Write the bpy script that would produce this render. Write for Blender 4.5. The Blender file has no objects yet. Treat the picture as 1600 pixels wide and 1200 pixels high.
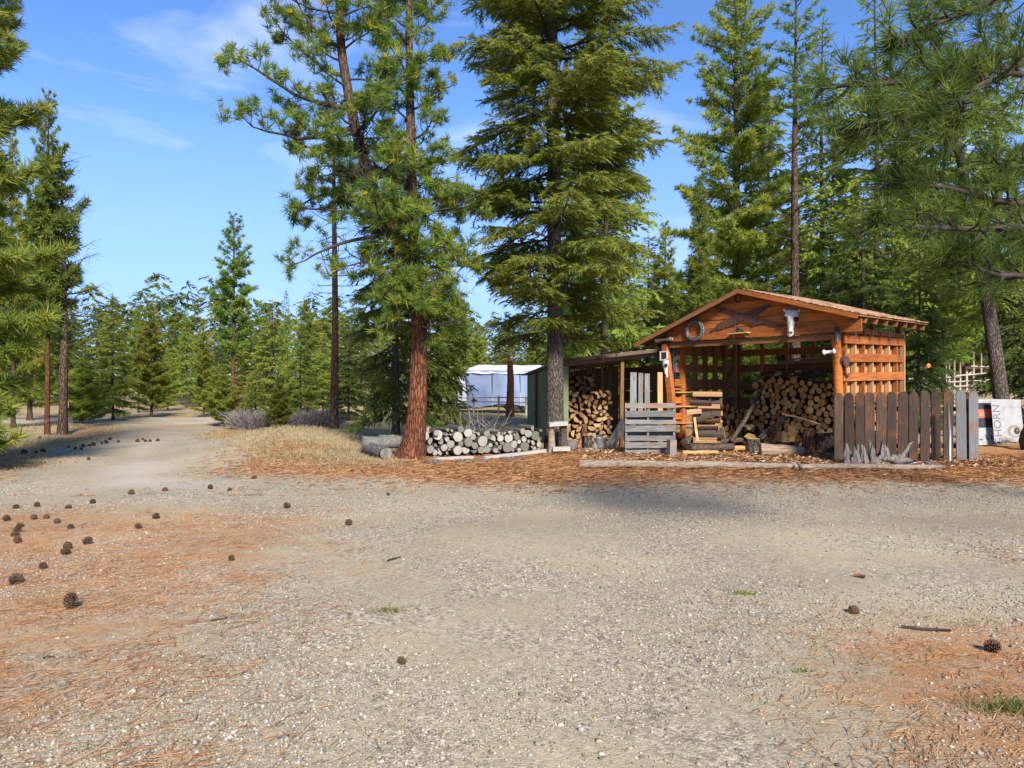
import bpy, math, random
import numpy as np
from mathutils import Vector, Matrix

# ------------------------------------------------------------------ camera, sky, sun, exposure
scene = bpy.context.scene
F = 1150.0            # focal length in pixels of the 1600 px wide photograph
HORIZON = 602.0
EYE = 1.6
cam_data = bpy.data.cameras.new("camera")
cam_data.sensor_width = 36.0
cam_data.lens = F / 1600.0 * 36.0
cam_data.shift_y = (HORIZON - 600.0) / 1600.0
cam_data.clip_start = 0.05
cam_data.clip_end = 2000.0
camera = bpy.data.objects.new("camera", cam_data)
scene.collection.objects.link(camera)
camera.location = (0, 0, EYE)
camera.rotation_euler = (math.pi / 2, 0, 0)
scene.camera = camera

SUN_TO = Vector((0.26, -0.86, 0.60)).normalized()      # towards the sun: from the right, a little behind the camera
SUN_ELEV = math.asin(SUN_TO.z)
SUN_AZ = math.atan2(SUN_TO.x, SUN_TO.y)               # clockwise from +Y

world = bpy.data.worlds.new("World")
scene.world = world
world.use_nodes = True
wn = world.node_tree
for n in list(wn.nodes):
    wn.nodes.remove(n)
w_out = wn.nodes.new("ShaderNodeOutputWorld")
w_bg = wn.nodes.new("ShaderNodeBackground")
w_bg.inputs["Strength"].default_value = 0.15
sky = wn.nodes.new("ShaderNodeTexSky")
sky.sky_type = 'NISHITA'
sky.sun_disc = False
sky.sun_elevation = SUN_ELEV
sky.sun_rotation = SUN_AZ
sky.altitude = 900.0
sky.air_density = 0.7
sky.dust_density = 0.1
sky.ozone_density = 8.0
# thin high cloud over the whole sky
w_tc = wn.nodes.new("ShaderNodeTexCoord")
w_map = wn.nodes.new("ShaderNodeMapping")
w_map.inputs["Scale"].default_value = (2.0, 2.0, 7.0)
w_map.inputs["Location"].default_value = (0.3, 1.7, 0.4)
w_noise = wn.nodes.new("ShaderNodeTexNoise")
w_noise.inputs["Scale"].default_value = 1.3
w_noise.inputs["Detail"].default_value = 7.0
w_noise.inputs["Roughness"].default_value = 0.58
w_noise.inputs["Distortion"].default_value = 0.6
w_ramp = wn.nodes.new("ShaderNodeValToRGB")
w_ramp.color_ramp.elements[0].position = 0.57
w_ramp.color_ramp.elements[0].color = (0, 0, 0, 1)
w_ramp.color_ramp.elements[1].position = 0.85
w_ramp.color_ramp.elements[1].color = (0.6, 0.6, 0.6, 1)
w_mix = wn.nodes.new("ShaderNodeMix")
w_mix.data_type = 'RGBA'
w_mix.inputs["B"].default_value = (3.9, 4.2, 4.7, 1)
wn.links.new(w_tc.outputs["Generated"], w_map.inputs["Vector"])
wn.links.new(w_map.outputs["Vector"], w_noise.inputs["Vector"])
wn.links.new(w_noise.outputs["Fac"], w_ramp.inputs["Fac"])
wn.links.new(w_ramp.outputs["Color"], w_mix.inputs["Factor"])
# pale haze towards the horizon, the same all round
w_sep = wn.nodes.new("ShaderNodeSeparateXYZ")
w_hr = wn.nodes.new("ShaderNodeMapRange")
w_hr.interpolation_type = 'SMOOTHSTEP'
w_hr.inputs["From Min"].default_value = 0.0
w_hr.inputs["From Max"].default_value = 0.42
w_hr.inputs["To Min"].default_value = 0.85
w_hr.inputs["To Max"].default_value = 0.0
w_mix2 = wn.nodes.new("ShaderNodeMix")
w_mix2.data_type = 'RGBA'
w_mix2.inputs["B"].default_value = (1.50, 2.08, 3.5, 1)
wn.links.new(w_tc.outputs["Generated"], w_sep.inputs[0])
wn.links.new(w_sep.outputs["Z"], w_hr.inputs["Value"])
wn.links.new(w_hr.outputs["Result"], w_mix2.inputs["Factor"])
wn.links.new(sky.outputs["Color"], w_mix2.inputs["A"])
wn.links.new(w_mix2.outputs["Result"], w_mix.inputs["A"])
wn.links.new(w_mix.outputs["Result"], w_bg.inputs["Color"])
wn.links.new(w_bg.outputs["Background"], w_out.inputs["Surface"])

sun_data = bpy.data.lights.new("sun", 'SUN')
sun_data.energy = 4.2
sun_data.angle = math.radians(11.0)
sun_data.color = (1.0, 0.95, 0.87)
sun = bpy.data.objects.new("sun", sun_data)
scene.collection.objects.link(sun)
sun.rotation_euler = (-SUN_TO).to_track_quat('-Z', 'Y').to_euler()

vs = scene.view_settings
vs.view_transform = 'Standard'
vs.look = 'None'
vs.gamma = 1.0
vs.use_curve_mapping = False
vs.exposure = 1.02
scene.cycles.max_bounces = 6
scene.cycles.transparent_max_bounces = 4

# ------------------------------------------------------------------ helpers
RNG = np.random.default_rng(7)
random.seed(7)
COL = scene.collection


def at(px, py, d):
    """Point that a photograph pixel shows at depth d metres."""
    return Vector(((px - 800.0) / F * d, d, EYE + (HORIZON - py) / F * d))


def smooth(t):
    t = np.clip(t, 0, 1)
    return t * t * (3 - 2 * t)


def gz(x, y):
    """Height of the ground."""
    x = np.asarray(x, float); y = np.asarray(y, float)
    z = 1.25 * smooth((y - 20) / 22) * smooth((x - 0.30 * y) / 6)
    z = z + 0.48 * np.exp(-((x + 6.0) / 1.7) ** 2 - ((y - 19.5) / 3.2) ** 2)
    z = z + 0.12 * np.exp(-((x + 4.2) / 1.2) ** 2 - ((y - 16.2) / 1.6) ** 2)
    rough = smooth((y - 13.5) / 5) * (0.05 * np.sin(x * 1.3 + 0.7 * y) * np.sin(y * 0.9 - 0.4 * x) + 0.03 * np.sin(2.7 * x + 1.1) * np.sin(2.1 * y))
    road = np.exp(-((x + 3.2 + 0.42 * (y - 10)) / 2.2) ** 2)
    flat = np.exp(-((x - 5.5) / 3.5) ** 4 - ((y - 18) / 4) ** 4)
    z = z + rough * (1 - road) * (1 - flat)
    z = z + 0.012 * np.sin(0.9 * x + 0.3) * np.sin(0.8 * y + 1.0)
    return z


def g(x, y):
    return float(gz(x, y))


def tag(o, label=None, cat=None, group=None, kind=None):
    if label: o["label"] = label
    if cat: o["category"] = cat
    if group: o["group"] = group
    if kind: o["kind"] = kind
    return o


def link(name, me, parent=None, mats=()):
    o = bpy.data.objects.new(name, me)
    COL.objects.link(o)
    for m in mats:
        if m.name not in [k.name for k in me.materials if k]:
            me.materials.append(m)
    if parent is not None:
        o.parent = parent
    return o


def empty(name, loc=(0, 0, 0), rz=0.0):
    o = bpy.data.objects.new(name, None)
    o.empty_display_size = 0.2
    COL.objects.link(o)
    o.location = loc
    o.rotation_euler = (0, 0, rz)
    return o


def copy_tree(o, parent=None):
    c = o.copy()
    COL.objects.link(c)
    if parent is not None:
        c.parent = parent
    for ch in o.children:
        copy_tree(ch, c)
    return c


class MB:
    """Mesh builder: collects shapes, builds ONE mesh object."""
    def __init__(self):
        self.v = []; self.f = []; self.m = []; self.s = []

    def add(self, verts, faces, mi=0, smooth_=False):
        b = len(self.v)
        self.v.extend([tuple(p) for p in verts])
        for f in faces:
            self.f.append(tuple(i + b for i in f)); self.m.append(mi); self.s.append(smooth_)
        return self

    def box(self, c, size, mi=0, M=None, taper=1.0):
        hx, hy, hz = size[0] / 2, size[1] / 2, size[2] / 2
        vs_ = []
        for z, k in ((-hz, 1.0), (hz, taper)):
            for x, y in ((-hx, -hy), (hx, -hy), (hx, hy), (-hx, hy)):
                p = Vector((x * k, y * k, z))
                if M is not None: p = M @ p
                vs_.append(p + Vector(c))
        return self.add(vs_, [(3, 2, 1, 0), (4, 5, 6, 7), (0, 1, 5, 4), (1, 2, 6, 5), (2, 3, 7, 6), (3, 0, 4, 7)], mi)

    def bar(self, p0, p1, w, t, mi=0, up=(0, 0, 1), jit=0.0, seg=1, bev=0.0):
        """Rectangular bar from p0 to p1, w across (sideways), t along the up hint."""
        p0 = Vector(p0); p1 = Vector(p1)
        d = (p1 - p0); L = d.length; d.normalize()
        upv = Vector(up)
        side = d.cross(upv)
        if side.length < 1e-4: side = d.cross(Vector((1, 0, 0)))
        side.normalize(); u = side.cross(d).normalized()
        vs_ = []
        for k in range(seg + 1):
            c = p0.lerp(p1, k / seg)
            js, ju = random.uniform(-jit, jit), random.uniform(-jit, jit)
            for a, b in ((-1, -1), (1, -1), (1, 1), (-1, 1)):
                vs_.append(c + side * (a * w / 2 + js + random.uniform(-jit, jit) * .5) + u * (b * t / 2 + ju + random.uniform(-jit, jit) * .5))
        fs = [(3, 2, 1, 0)]
        for k in range(seg):
            a = 4 * k
            for i in range(4):
                j = (i + 1) % 4
                fs.append((a + i, a + j, a + 4 + j, a + 4 + i))
        e = 4 * seg
        fs.append((e, e + 1, e + 2, e + 3))
        return self.add(vs_, fs, mi)

    def tube(self, pts, radii, n=8, mi=0, cap=True, smooth_=True, jit=0.0, cap_mi=None):
        pts = [Vector(p) for p in pts]
        if not hasattr(radii, '__len__'): radii = [radii] * len(pts)
        ref = Vector((0.31, 0.17, 0.93))
        vs_ = []
        for i, p in enumerate(pts):
            d = (pts[min(i + 1, len(pts) - 1)] - pts[max(i - 1, 0)]).normalized()
            s = d.cross(ref)
            if s.length < 0.05: s = d.cross(Vector((1, 0, 0)))
            s.normalize(); u = s.cross(d)
            for k in range(n):
                a = 2 * math.pi * k / n
                r = radii[i] * (1 + random.uniform(-jit, jit))
                vs_.append(p + s * (math.cos(a) * r) + u * (math.sin(a) * r))
        fs = []
        for i in range(len(pts) - 1):
            for k in range(n):
                k2 = (k + 1) % n
                fs.append((i * n + k, i * n + k2, (i + 1) * n + k2, (i + 1) * n + k))
        self.add(vs_, fs, mi, smooth_)
        if cap:
            b = len(self.v) - len(vs_)
            cm = mi if cap_mi is None else cap_mi
            self.f.append(tuple(b + k for k in range(n))); self.m.append(cm); self.s.append(False)
            self.f.append(tuple(b + (len(pts) - 1) * n + k for k in reversed(range(n)))); self.m.append(cm); self.s.append(False)
        return self

    def lathe(self, prof, n=16, c=(0, 0, 0), mi=0, smooth_=True, M=None):
        vs_ = []
        for r, z in prof:
            for k in range(n):
                a = 2 * math.pi * k / n
                p = Vector((r * math.cos(a), r * math.sin(a), z))
                if M is not None: p = M @ p
                vs_.append(p + Vector(c))
        fs = []
        for i in range(len(prof) - 1):
            for k in range(n):
                k2 = (k + 1) % n
                fs.append((i * n + k, i * n + k2, (i + 1) * n + k2, (i + 1) * n + k))
        return self.add(vs_, fs, mi, smooth_)

    def prism(self, poly, y0, y1, mi=0):
        """Polygon in the local x,z plane extruded along y."""
        n = len(poly)
        vs_ = [(x, y0, z) for x, z in poly] + [(x, y1, z) for x, z in poly]
        fs = [tuple(range(n)), tuple(range(2 * n - 1, n - 1, -1))]
        for i in range(n):
            j = (i + 1) % n
            fs.append((i, n + i, n + j, j))
        return self.add(vs_, fs, mi)

    def mesh(self, name):
        me = bpy.data.meshes.new(name)
        me.from_pydata(self.v, [], self.f)
        me.polygons.foreach_set("material_index", self.m)
        me.polygons.foreach_set("use_smooth", self.s)
        me.update()
        return me

    def build(self, name, mats, parent=None, loc=None, rot=None):
        if not isinstance(mats, (list, tuple)): mats = [mats]
        me = self.mesh(name)
        for m in mats: me.materials.append(m)
        o = bpy.data.objects.new(name, me)
        COL.objects.link(o)
        if parent is not None: o.parent = parent
        if loc is not None: o.location = loc
        if rot is not None: o.rotation_euler = rot
        return o


def np_mesh(name, verts, faces, smooth_=False, attrs=None):
    """Fast mesh from numpy arrays; faces (M,3) or (M,4)."""
    me = bpy.data.meshes.new(name)
    verts = np.ascontiguousarray(verts, dtype=np.float32)
    faces = np.ascontiguousarray(faces, dtype=np.int32)
    k = faces.shape[1]
    me.vertices.add(len(verts)); me.vertices.foreach_set("co", verts.ravel())
    me.loops.add(faces.size); me.loops.foreach_set("vertex_index", faces.ravel())
    me.polygons.add(len(faces))
    me.polygons.foreach_set("loop_start", np.arange(0, faces.size, k, dtype=np.int32))
    if smooth_:
        me.polygons.foreach_set("use_smooth", np.ones(len(faces), dtype=bool))
    for nm, arr in (attrs or {}).items():
        a = me.attributes.new(nm, 'FLOAT', 'POINT')
        a.data.foreach_set("value", np.ascontiguousarray(arr, dtype=np.float32))
    me.update(calc_edges=True)
    return me


def board(name, p0, p1, width, thick, mat, parent=None, face=(0, 0, 1), seg=3, jit=0.004):
    """One plank whose own x axis runs along its length; 'face' is the direction of its thin side."""
    p0 = Vector(p0); p1 = Vector(p1)
    d = p1 - p0; L = d.length; d.normalize()
    f = Vector(face); f = (f - d * f.dot(d)).normalized()
    s = f.cross(d)
    mb = MB().bar((-L / 2, 0, 0), (L / 2, 0, 0), width, thick, up=(0, 0, 1), jit=jit, seg=seg)
    o = mb.build(name, mat, parent)
    M = Matrix((d, s, f)).transposed().to_4x4()
    M.translation = (p0 + p1) / 2
    o.matrix_local = M
    return o

# ------------------------------------------------------------------ materials
def new_mat(name):
    m = bpy.data.materials.new(name)
    m.use_nodes = True
    nt = m.node_tree
    b = nt.nodes["Principled BSDF"]
    return m, nt, b


def node(nt, kind, **kw):
    n = nt.nodes.new(kind)
    for k, v in kw.items():
        if k in n.inputs.keys() if hasattr(n.inputs, 'keys') else False:
            n.inputs[k].default_value = v
        else:
            setattr(n, k, v)
    return n


def ramp(nt, stops):
    r = nt.nodes.new("ShaderNodeValToRGB")
    el = r.color_ramp.elements
    while len(el) < len(stops): el.new(0.5)
    for e, (p, c) in zip(el, stops):
        e.position = p
        e.color = (c[0], c[1], c[2], 1) if len(c) == 3 else c
    return r


def mixc(nt, fac, a, b, blend='MIX'):
    m = nt.nodes.new("ShaderNodeMix"); m.data_type = 'RGBA'; m.blend_type = blend
    for key, val in (("Factor", fac), ("A", a), ("B", b)):
        if hasattr(val, 'is_output'): nt.links.new(val, m.inputs[key])
        elif key == "Factor": m.inputs[key].default_value = val
        else: m.inputs[key].default_value = (val[0], val[1], val[2], 1)
    return m.outputs["Result"]


def math_(nt, op, a, b=0.0, clamp=False):
    m = nt.nodes.new("ShaderNodeMath"); m.operation = op; m.use_clamp = clamp
    for i, val in enumerate((a, b)):
        if hasattr(val, 'is_output'): nt.links.new(val, m.inputs[i])
        else: m.inputs[i].default_value = val
    return m.outputs[0]


def coords(nt, scale=(1, 1, 1), kind="Object"):
    tc = nt.nodes.new("ShaderNodeTexCoord")
    mp = nt.nodes.new("ShaderNodeMapping")
    mp.inputs["Scale"].default_value = scale
    nt.links.new(tc.outputs[kind], mp.inputs["Vector"])
    return mp.outputs["Vector"]


def noise(nt, vec, scale, detail=5.0, rough=0.6, dist=0.0):
    n = nt.nodes.new("ShaderNodeTexNoise")
    n.inputs["Scale"].default_value = scale
    n.inputs["Detail"].default_value = detail
    n.inputs["Roughness"].default_value = rough
    n.inputs["Distortion"].default_value = dist
    nt.links.new(vec, n.inputs["Vector"])
    return n.outputs["Fac"]


def grain_mat(name, stops, scale=(1.5, 22, 22), nscale=2.0, rough=0.85, bump=0.4, vary=0.35, dist=0.8, patch=None, offset=True):
    """Wood: grain stretched along the object's own x axis, each plank a little different."""
    m, nt, b = new_mat(name)
    vec = coords(nt, scale)
    oi = nt.nodes.new("ShaderNodeObjectInfo")
    if offset:
        add = nt.nodes.new("ShaderNodeVectorMath"); add.operation = 'ADD'
        mul = nt.nodes.new("ShaderNodeVectorMath"); mul.operation = 'SCALE'
        mul.inputs[0].default_value = (31.0, 17.0, 23.0)
        nt.links.new(oi.outputs["Random"], mul.inputs["Scale"])
        nt.links.new(vec, add.inputs[0]); nt.links.new(mul.outputs[0], add.inputs[1])
        vec = add.outputs[0]
    fac = noise(nt, vec, nscale, 6.0, 0.62, dist)
    r = ramp(nt, stops)
    nt.links.new(fac, r.inputs["Fac"])
    col = r.outputs["Color"]
    if patch:
        pv = coords(nt, (1, 1, 1))
        pa = nt.nodes.new("ShaderNodeVectorMath"); pa.operation = 'ADD'
        pm = nt.nodes.new("ShaderNodeVectorMath"); pm.operation = 'SCALE'
        pm.inputs[0].default_value = (57.0, 41.0, 29.0)
        nt.links.new(oi.outputs["Random"], pm.inputs["Scale"])
        nt.links.new(pv, pa.inputs[0]); nt.links.new(pm.outputs[0], pa.inputs[1])
        pf = noise(nt, pa.outputs[0], patch[0], 5.0, 0.6)
        pr = ramp(nt, [(patch[1], (0, 0, 0)), (patch[2], (1, 1, 1))])
        nt.links.new(pf, pr.inputs["Fac"])
        col = mixc(nt, pr.outputs["Color"], col, patch[3])
    bright = math_(nt, 'ADD', math_(nt, 'MULTIPLY', oi.outputs["Random"], vary), 1.0 - vary / 2)
    hsv = nt.nodes.new("ShaderNodeHueSaturation")
    nt.links.new(col, hsv.inputs["Color"]); nt.links.new(bright, hsv.inputs["Value"])
    nt.links.new(hsv.outputs["Color"], b.inputs["Base Color"])
    b.inputs["Roughness"].default_value = rough
    b.inputs["Specular IOR Level"].default_value = 0.25
    bp = nt.nodes.new("ShaderNodeBump")
    bp.inputs["Strength"].default_value = bump
    bp.inputs["Distance"].default_value = 0.01
    nt.links.new(fac, bp.inputs["Height"])
    nt.links.new(bp.outputs["Normal"], b.inputs["Normal"])
    return m


def plain_mat(name, c1, c2, scale=6.0, rough=0.8, bump=0.2, metallic=0.0, dist=0.3, detail=5.0):
    m, nt, b = new_mat(name)
    vec = coords(nt)
    fac = noise(nt, vec, scale, detail, 0.6, dist)
    r = ramp(nt, [(0.3, c1), (0.7, c2)])
    nt.links.new(fac, r.inputs["Fac"])
    nt.links.new(r.outputs["Color"], b.inputs["Base Color"])
    b.inputs["Roughness"].default_value = rough
    b.inputs["Metallic"].default_value = metallic
    b.inputs["Specular IOR Level"].default_value = 0.3
    if bump:
        bp = nt.nodes.new("ShaderNodeBump"); bp.inputs["Strength"].default_value = bump; bp.inputs["Distance"].default_value = 0.01
        nt.links.new(fac, bp.inputs["Height"]); nt.links.new(bp.outputs["Normal"], b.inputs["Normal"])
    return m


def bark_mat(name, plate, plate2, furrow, scale=(9, 9, 2.6), vs_=1.0, bump=0.9, zshift=None):
    """Bark: stretched voronoi plates, dark furrows."""
    m, nt, b = new_mat(name)
    vec = coords(nt, scale)
    nz = noise(nt, vec, 1.1, 8.0, 0.75, 0.9)
    vo = nt.nodes.new("ShaderNodeTexVoronoi"); vo.feature = 'DISTANCE_TO_EDGE'
    vo.inputs["Scale"].default_value = vs_
    warp = nt.nodes.new("ShaderNodeVectorMath"); warp.operation = 'ADD'
    nc = nt.nodes.new("ShaderNodeTexNoise"); nc.inputs["Scale"].default_value = 1.0; nc.inputs["Detail"].default_value = 6
    nt.links.new(vec, nc.inputs["Vector"])
    nt.links.new(vec, warp.inputs[0]); nt.links.new(nc.outputs["Color"], warp.inputs[1])
    nt.links.new(warp.outputs[0], vo.inputs["Vector"])
    r = ramp(nt, [(0.0, (0, 0, 0)), (0.11, (0.75, 0.75, 0.75)), (0.3, (1, 1, 1))])
    nt.links.new(vo.outputs["Distance"], r.inputs["Fac"])
    pr = ramp(nt, [(0.32, furrow), (0.45, plate), (0.66, plate2)])
    nt.links.new(nz, pr.inputs["Fac"])
    col = pr.outputs["Color"]
    if zshift:      # upper trunk older / greyer in colour than the foot
        tc = nt.nodes.new("ShaderNodeTexCoord"); sx = nt.nodes.new("ShaderNodeSeparateXYZ")
        nt.links.new(tc.outputs["Object"], sx.inputs[0])
        zr = nt.nodes.new("ShaderNodeMapRange"); zr.inputs["From Min"].default_value = zshift[0]; zr.inputs["From Max"].default_value = zshift[1]
        nt.links.new(sx.outputs["Z"], zr.inputs["Value"])
        col = mixc(nt, zr.outputs["Result"], col, zshift[2])
    col = mixc(nt, r.outputs["Color"], furrow, col)
    nt.links.new(col, b.inputs["Base Color"])
    b.inputs["Roughness"].default_value = 0.95
    b.inputs["Specular IOR Level"].default_value = 0.1
    h = math_(nt, 'ADD', r.outputs["Color"], math_(nt, 'MULTIPLY', nz, 0.6))
    bp = nt.nodes.new("ShaderNodeBump"); bp.inputs["Strength"].default_value = bump; bp.inputs["Distance"].default_value = 0.03
    nt.links.new(h, bp.inputs["Height"]); nt.links.new(bp.outputs["Normal"], b.inputs["Normal"])
    return m


def leaf_mat(name, stops, transl=0.5, rough=0.6):
    m = bpy.data.materials.new(name); m.use_nodes = True
    nt = m.node_tree
    for n in list(nt.nodes): nt.nodes.remove(n)
    out = nt.nodes.new("ShaderNodeOutputMaterial")
    at_ = nt.nodes.new("ShaderNodeAttribute"); at_.attribute_name = "tone"
    r = ramp(nt, stops)
    nt.links.new(at_.outputs["Fac"], r.inputs["Fac"])
    oi = nt.nodes.new("ShaderNodeObjectInfo")
    hsv = nt.nodes.new("ShaderNodeHueSaturation")
    nt.links.new(math_(nt, 'ADD', math_(nt, 'MULTIPLY', oi.outputs["Random"], 0.50), 0.78), hsv.inputs["Value"])
    nt.links.new(math_(nt, 'ADD', math_(nt, 'MULTIPLY', oi.outputs["Random"], 0.03), 0.485), hsv.inputs["Hue"])
    nt.links.new(r.outputs["Color"], hsv.inputs["Color"])
    d = nt.nodes.new("ShaderNodeBsdfPrincipled"); d.inputs["Roughness"].default_value = rough
    d.inputs["Specular IOR Level"].default_value = 0.25
    t = nt.nodes.new("ShaderNodeBsdfTranslucent")
    mx = nt.nodes.new("ShaderNodeMixShader"); mx.inputs[0].default_value = transl
    nt.links.new(hsv.outputs["Color"], d.inputs["Base Color"]); nt.links.new(hsv.outputs["Color"], t.inputs["Color"])
    nt.links.new(d.outputs[0], mx.inputs[1]); nt.links.new(t.outputs[0], mx.inputs[2])
    nt.links.new(mx.outputs[0], out.inputs["Surface"])
    return m


M = {}
M['cedar'] = grain_mat('cedar_stain', [(0.25, (0.16, 0.042, 0.010)), (0.5, (0.36, 0.105, 0.022)), (0.75, (0.54, 0.20, 0.05))], scale=(0.7, 13, 13), vary=0.6, dist=1.6, patch=(2.2, 0.52, 0.78, (0.15, 0.07, 0.035)))
M['cedar_pale'] = grain_mat('cedar_pale', [(0.25, (0.28, 0.13, 0.05)), (0.7, (0.55, 0.32, 0.14))], vary=0.35)
M['cedar_dark'] = grain_mat('cedar_dark', [(0.25, (0.13, 0.055, 0.022)), (0.7, (0.32, 0.155, 0.06))], vary=0.4)
M['grey_wood'] = grain_mat('weathered_grey_wood', [(0.25, (0.06, 0.057, 0.053)), (0.5, (0.155, 0.147, 0.135)), (0.75, (0.27, 0.26, 0.24))], vary=0.45, patch=(1.6, 0.54, 0.70, (0.22, 0.12, 0.07)))
M['picket'] = grain_mat('dark_picket_wood', [(0.25, (0.022, 0.014, 0.011)), (0.55, (0.055, 0.034, 0.024)), (0.8, (0.10, 0.066, 0.047))], vary=0.7, patch=(2.2, 0.52, 0.72, (0.12, 0.05, 0.024)))
M['picket_grey'] = grain_mat('grey_picket_wood', [(0.25, (0.075, 0.075, 0.075)), (0.75, (0.19, 0.185, 0.185))], vary=0.3, patch=(2.0, 0.55, 0.7, (0.16, 0.09, 0.055)))
M['old_board'] = grain_mat('old_lean_to_board', [(0.25, (0.07, 0.05, 0.035)), (0.7, (0.20, 0.14, 0.09))], vary=0.4)
M['white_board'] = grain_mat('whitewashed_board', [(0.25, (0.25, 0.23, 0.20)), (0.7, (0.44, 0.42, 0.37))], vary=0.15)
M['fresh'] = grain_mat('fresh_split_wood', [(0.25, (0.27, 0.14, 0.05)), (0.55, (0.46, 0.28, 0.11)), (0.8, (0.60, 0.41, 0.19))], scale=(2.5, 14, 14), vary=0.45)
M['bark_red'] = bark_mat('ponderosa_bark', (0.17, 0.062, 0.032), (0.33, 0.12, 0.055), (0.055, 0.028, 0.019), scale=(17, 17, 4.2), zshift=(2.2, 4.2, (0.13, 0.085, 0.055)))
M['bark_grey'] = bark_mat('fir_bark', (0.11, 0.085, 0.068), (0.22, 0.18, 0.145), (0.050, 0.040, 0.033), scale=(24, 24, 7.0))
M['bark_brown'] = bark_mat('pine_bark', (0.12, 0.075, 0.048), (0.21, 0.135, 0.09), (0.045, 0.032, 0.025), scale=(18, 18, 5.5))
M['branch'] = plain_mat('branch_bark', (0.026, 0.020, 0.016), (0.075, 0.059, 0.046), 9.0, 0.95, 0.3)
M['twig_grey'] = plain_mat('bare_grey_twig', (0.16, 0.135, 0.13), (0.28, 0.24, 0.23), 9.0, 0.95, 0.0)
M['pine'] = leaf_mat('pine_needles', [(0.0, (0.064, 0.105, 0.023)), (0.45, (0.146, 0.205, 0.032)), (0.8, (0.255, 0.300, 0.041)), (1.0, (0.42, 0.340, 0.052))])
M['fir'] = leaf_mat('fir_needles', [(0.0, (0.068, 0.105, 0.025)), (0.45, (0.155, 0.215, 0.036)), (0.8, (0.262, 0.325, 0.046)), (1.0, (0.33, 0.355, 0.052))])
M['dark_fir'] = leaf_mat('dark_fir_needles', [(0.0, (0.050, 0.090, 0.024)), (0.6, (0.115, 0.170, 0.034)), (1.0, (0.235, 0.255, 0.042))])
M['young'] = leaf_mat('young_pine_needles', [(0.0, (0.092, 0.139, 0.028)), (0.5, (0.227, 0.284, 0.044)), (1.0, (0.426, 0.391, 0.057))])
M['rust_needles'] = leaf_mat('rusty_dead_needles', [(0.0, (0.10, 0.035, 0.015)), (1.0, (0.30, 0.12, 0.04))])

# ------------------------------------------------------------------ ground and gravel drive
GRAVEL_POLY = np.array([(-30, -12), (-16, 6), (-8.7, 12.0), (-10.8, 17.9), (-12.8, 24), (-15.5, 30), (-45, 31), (-45, 37),
                        (-11.0, 37), (-11.6, 30), (-9.9, 23.6), (-7.0, 17.9), (-4.6, 13.9), (-1.5, 13.1), (2, 12.7), (7, 12.9), (14, 13.4), (34, 14), (34, -12)], float)


def poly_sd(x, y, P):
    """Signed distance, positive inside."""
    x = np.asarray(x, float); y = np.asarray(y, float)
    ins = np.zeros(x.shape, bool); dist = np.full(x.shape, 1e9)
    n = len(P)
    for i in range(n):
        x0, y0 = P[i]; x1, y1 = P[(i + 1) % n]
        c = ((y0 > y) != (y1 > y)) & (x < (x1 - x0) * (y - y0) / (y1 - y0 + 1e-12) + x0)
        ins ^= c
        dx, dy = x1 - x0, y1 - y0
        t = np.clip(((x - x0) * dx + (y - y0) * dy) / (dx * dx + dy * dy), 0, 1)
        dist = np.minimum(dist, np.hypot(x - x0 - t * dx, y - y0 - t * dy))
    return np.where(ins, dist, -dist)


def wob(x, y, f, s=0.0):
    return (np.sin(f * x + 1.3 * np.sin(0.7 * f * y + s) + s) * np.sin(f * 0.9 * y + 1.1 * np.sin(0.8 * f * x + 2 * s) + 1.7 * s))


def ground_masks(x, y):
    sd = poly_sd(x, y, GRAVEL_POLY) + 0.35 * wob(x, y, 0.9, 0.4) + 0.15 * wob(x, y, 2.9, 1.4)
    gravel = smooth((sd + 0.9) / 1.8)
    # fallen needles: left foreground, right corner, under the trees, along the edge of the yard, verge of the road
    nl = smooth((-x - 0.3) / 3.0) * smooth((11.2 - y) / 3.0) * 0.72
    nr = smooth((x - 0.9) / 1.6) * smooth((5.8 - y) / 1.6) * 0.85
    nr2 = smooth((x - 3.6) / 1.5) * smooth((8.5 - y) / 2.0) * 0.55
    edge = np.exp(-((sd + 0.2) / 1.35) ** 2) * 0.95 * smooth((x + 7.0) / 3.0)
    verge = np.exp(-((sd + 1.0) / 0.9) ** 2) * 0.85 * smooth((-7.0 - x) / 2.0)
    yardm = smooth((x + 3.0) / 1.5) * smooth((21.5 - y) / 2.5) * (1 - gravel) * 0.95
    roadn = np.exp(-((x + 12.6) / 2.8) ** 2 - ((y - 28) / 5.5) ** 2) * 0.55
    needle = np.maximum.reduce([nl, nr, nr2, edge, verge, yardm, roadn])
    grass = (1 - gravel) * smooth((y - 13.2) / 2.0) * (1 - 0.9 * yardm)
    band_mask = np.exp(-((y - (8.4 + 0.05 * x)) / 1.0) ** 2) * smooth((x + 2.5) / 2.5) * 0.8 + np.exp(-((y - (5.6 + 0.16 * x)) / 0.55) ** 2) * smooth((x + 0.5) / 2) * 0.6
    pale = smooth((-3.2 - x) / 2.5) * smooth((y - 9.5) / 3.0) * smooth((sd - 0.25) / 0.9) * (0.55 + 0.45 * np.cos(2 * np.pi * sd / 2.2))
    return dict(pale=pale, gravel=gravel, needle=needle, grass=grass, dark_bands=np.clip(band_mask, 0, 1))


def axis_steps(lo, hi, c0, c1, fine, grow):
    a = list(np.arange(c0, c1 + 1e-6, fine))
    s, v = fine, c1
    while v < hi:
        s *= grow; v += s; a.append(min(v, hi))
    s, v = fine, c0
    b = []
    while v > lo:
        s *= grow; v -= s; b.append(max(v, lo))
    return np.array(sorted(set(b)) + a)


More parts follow.
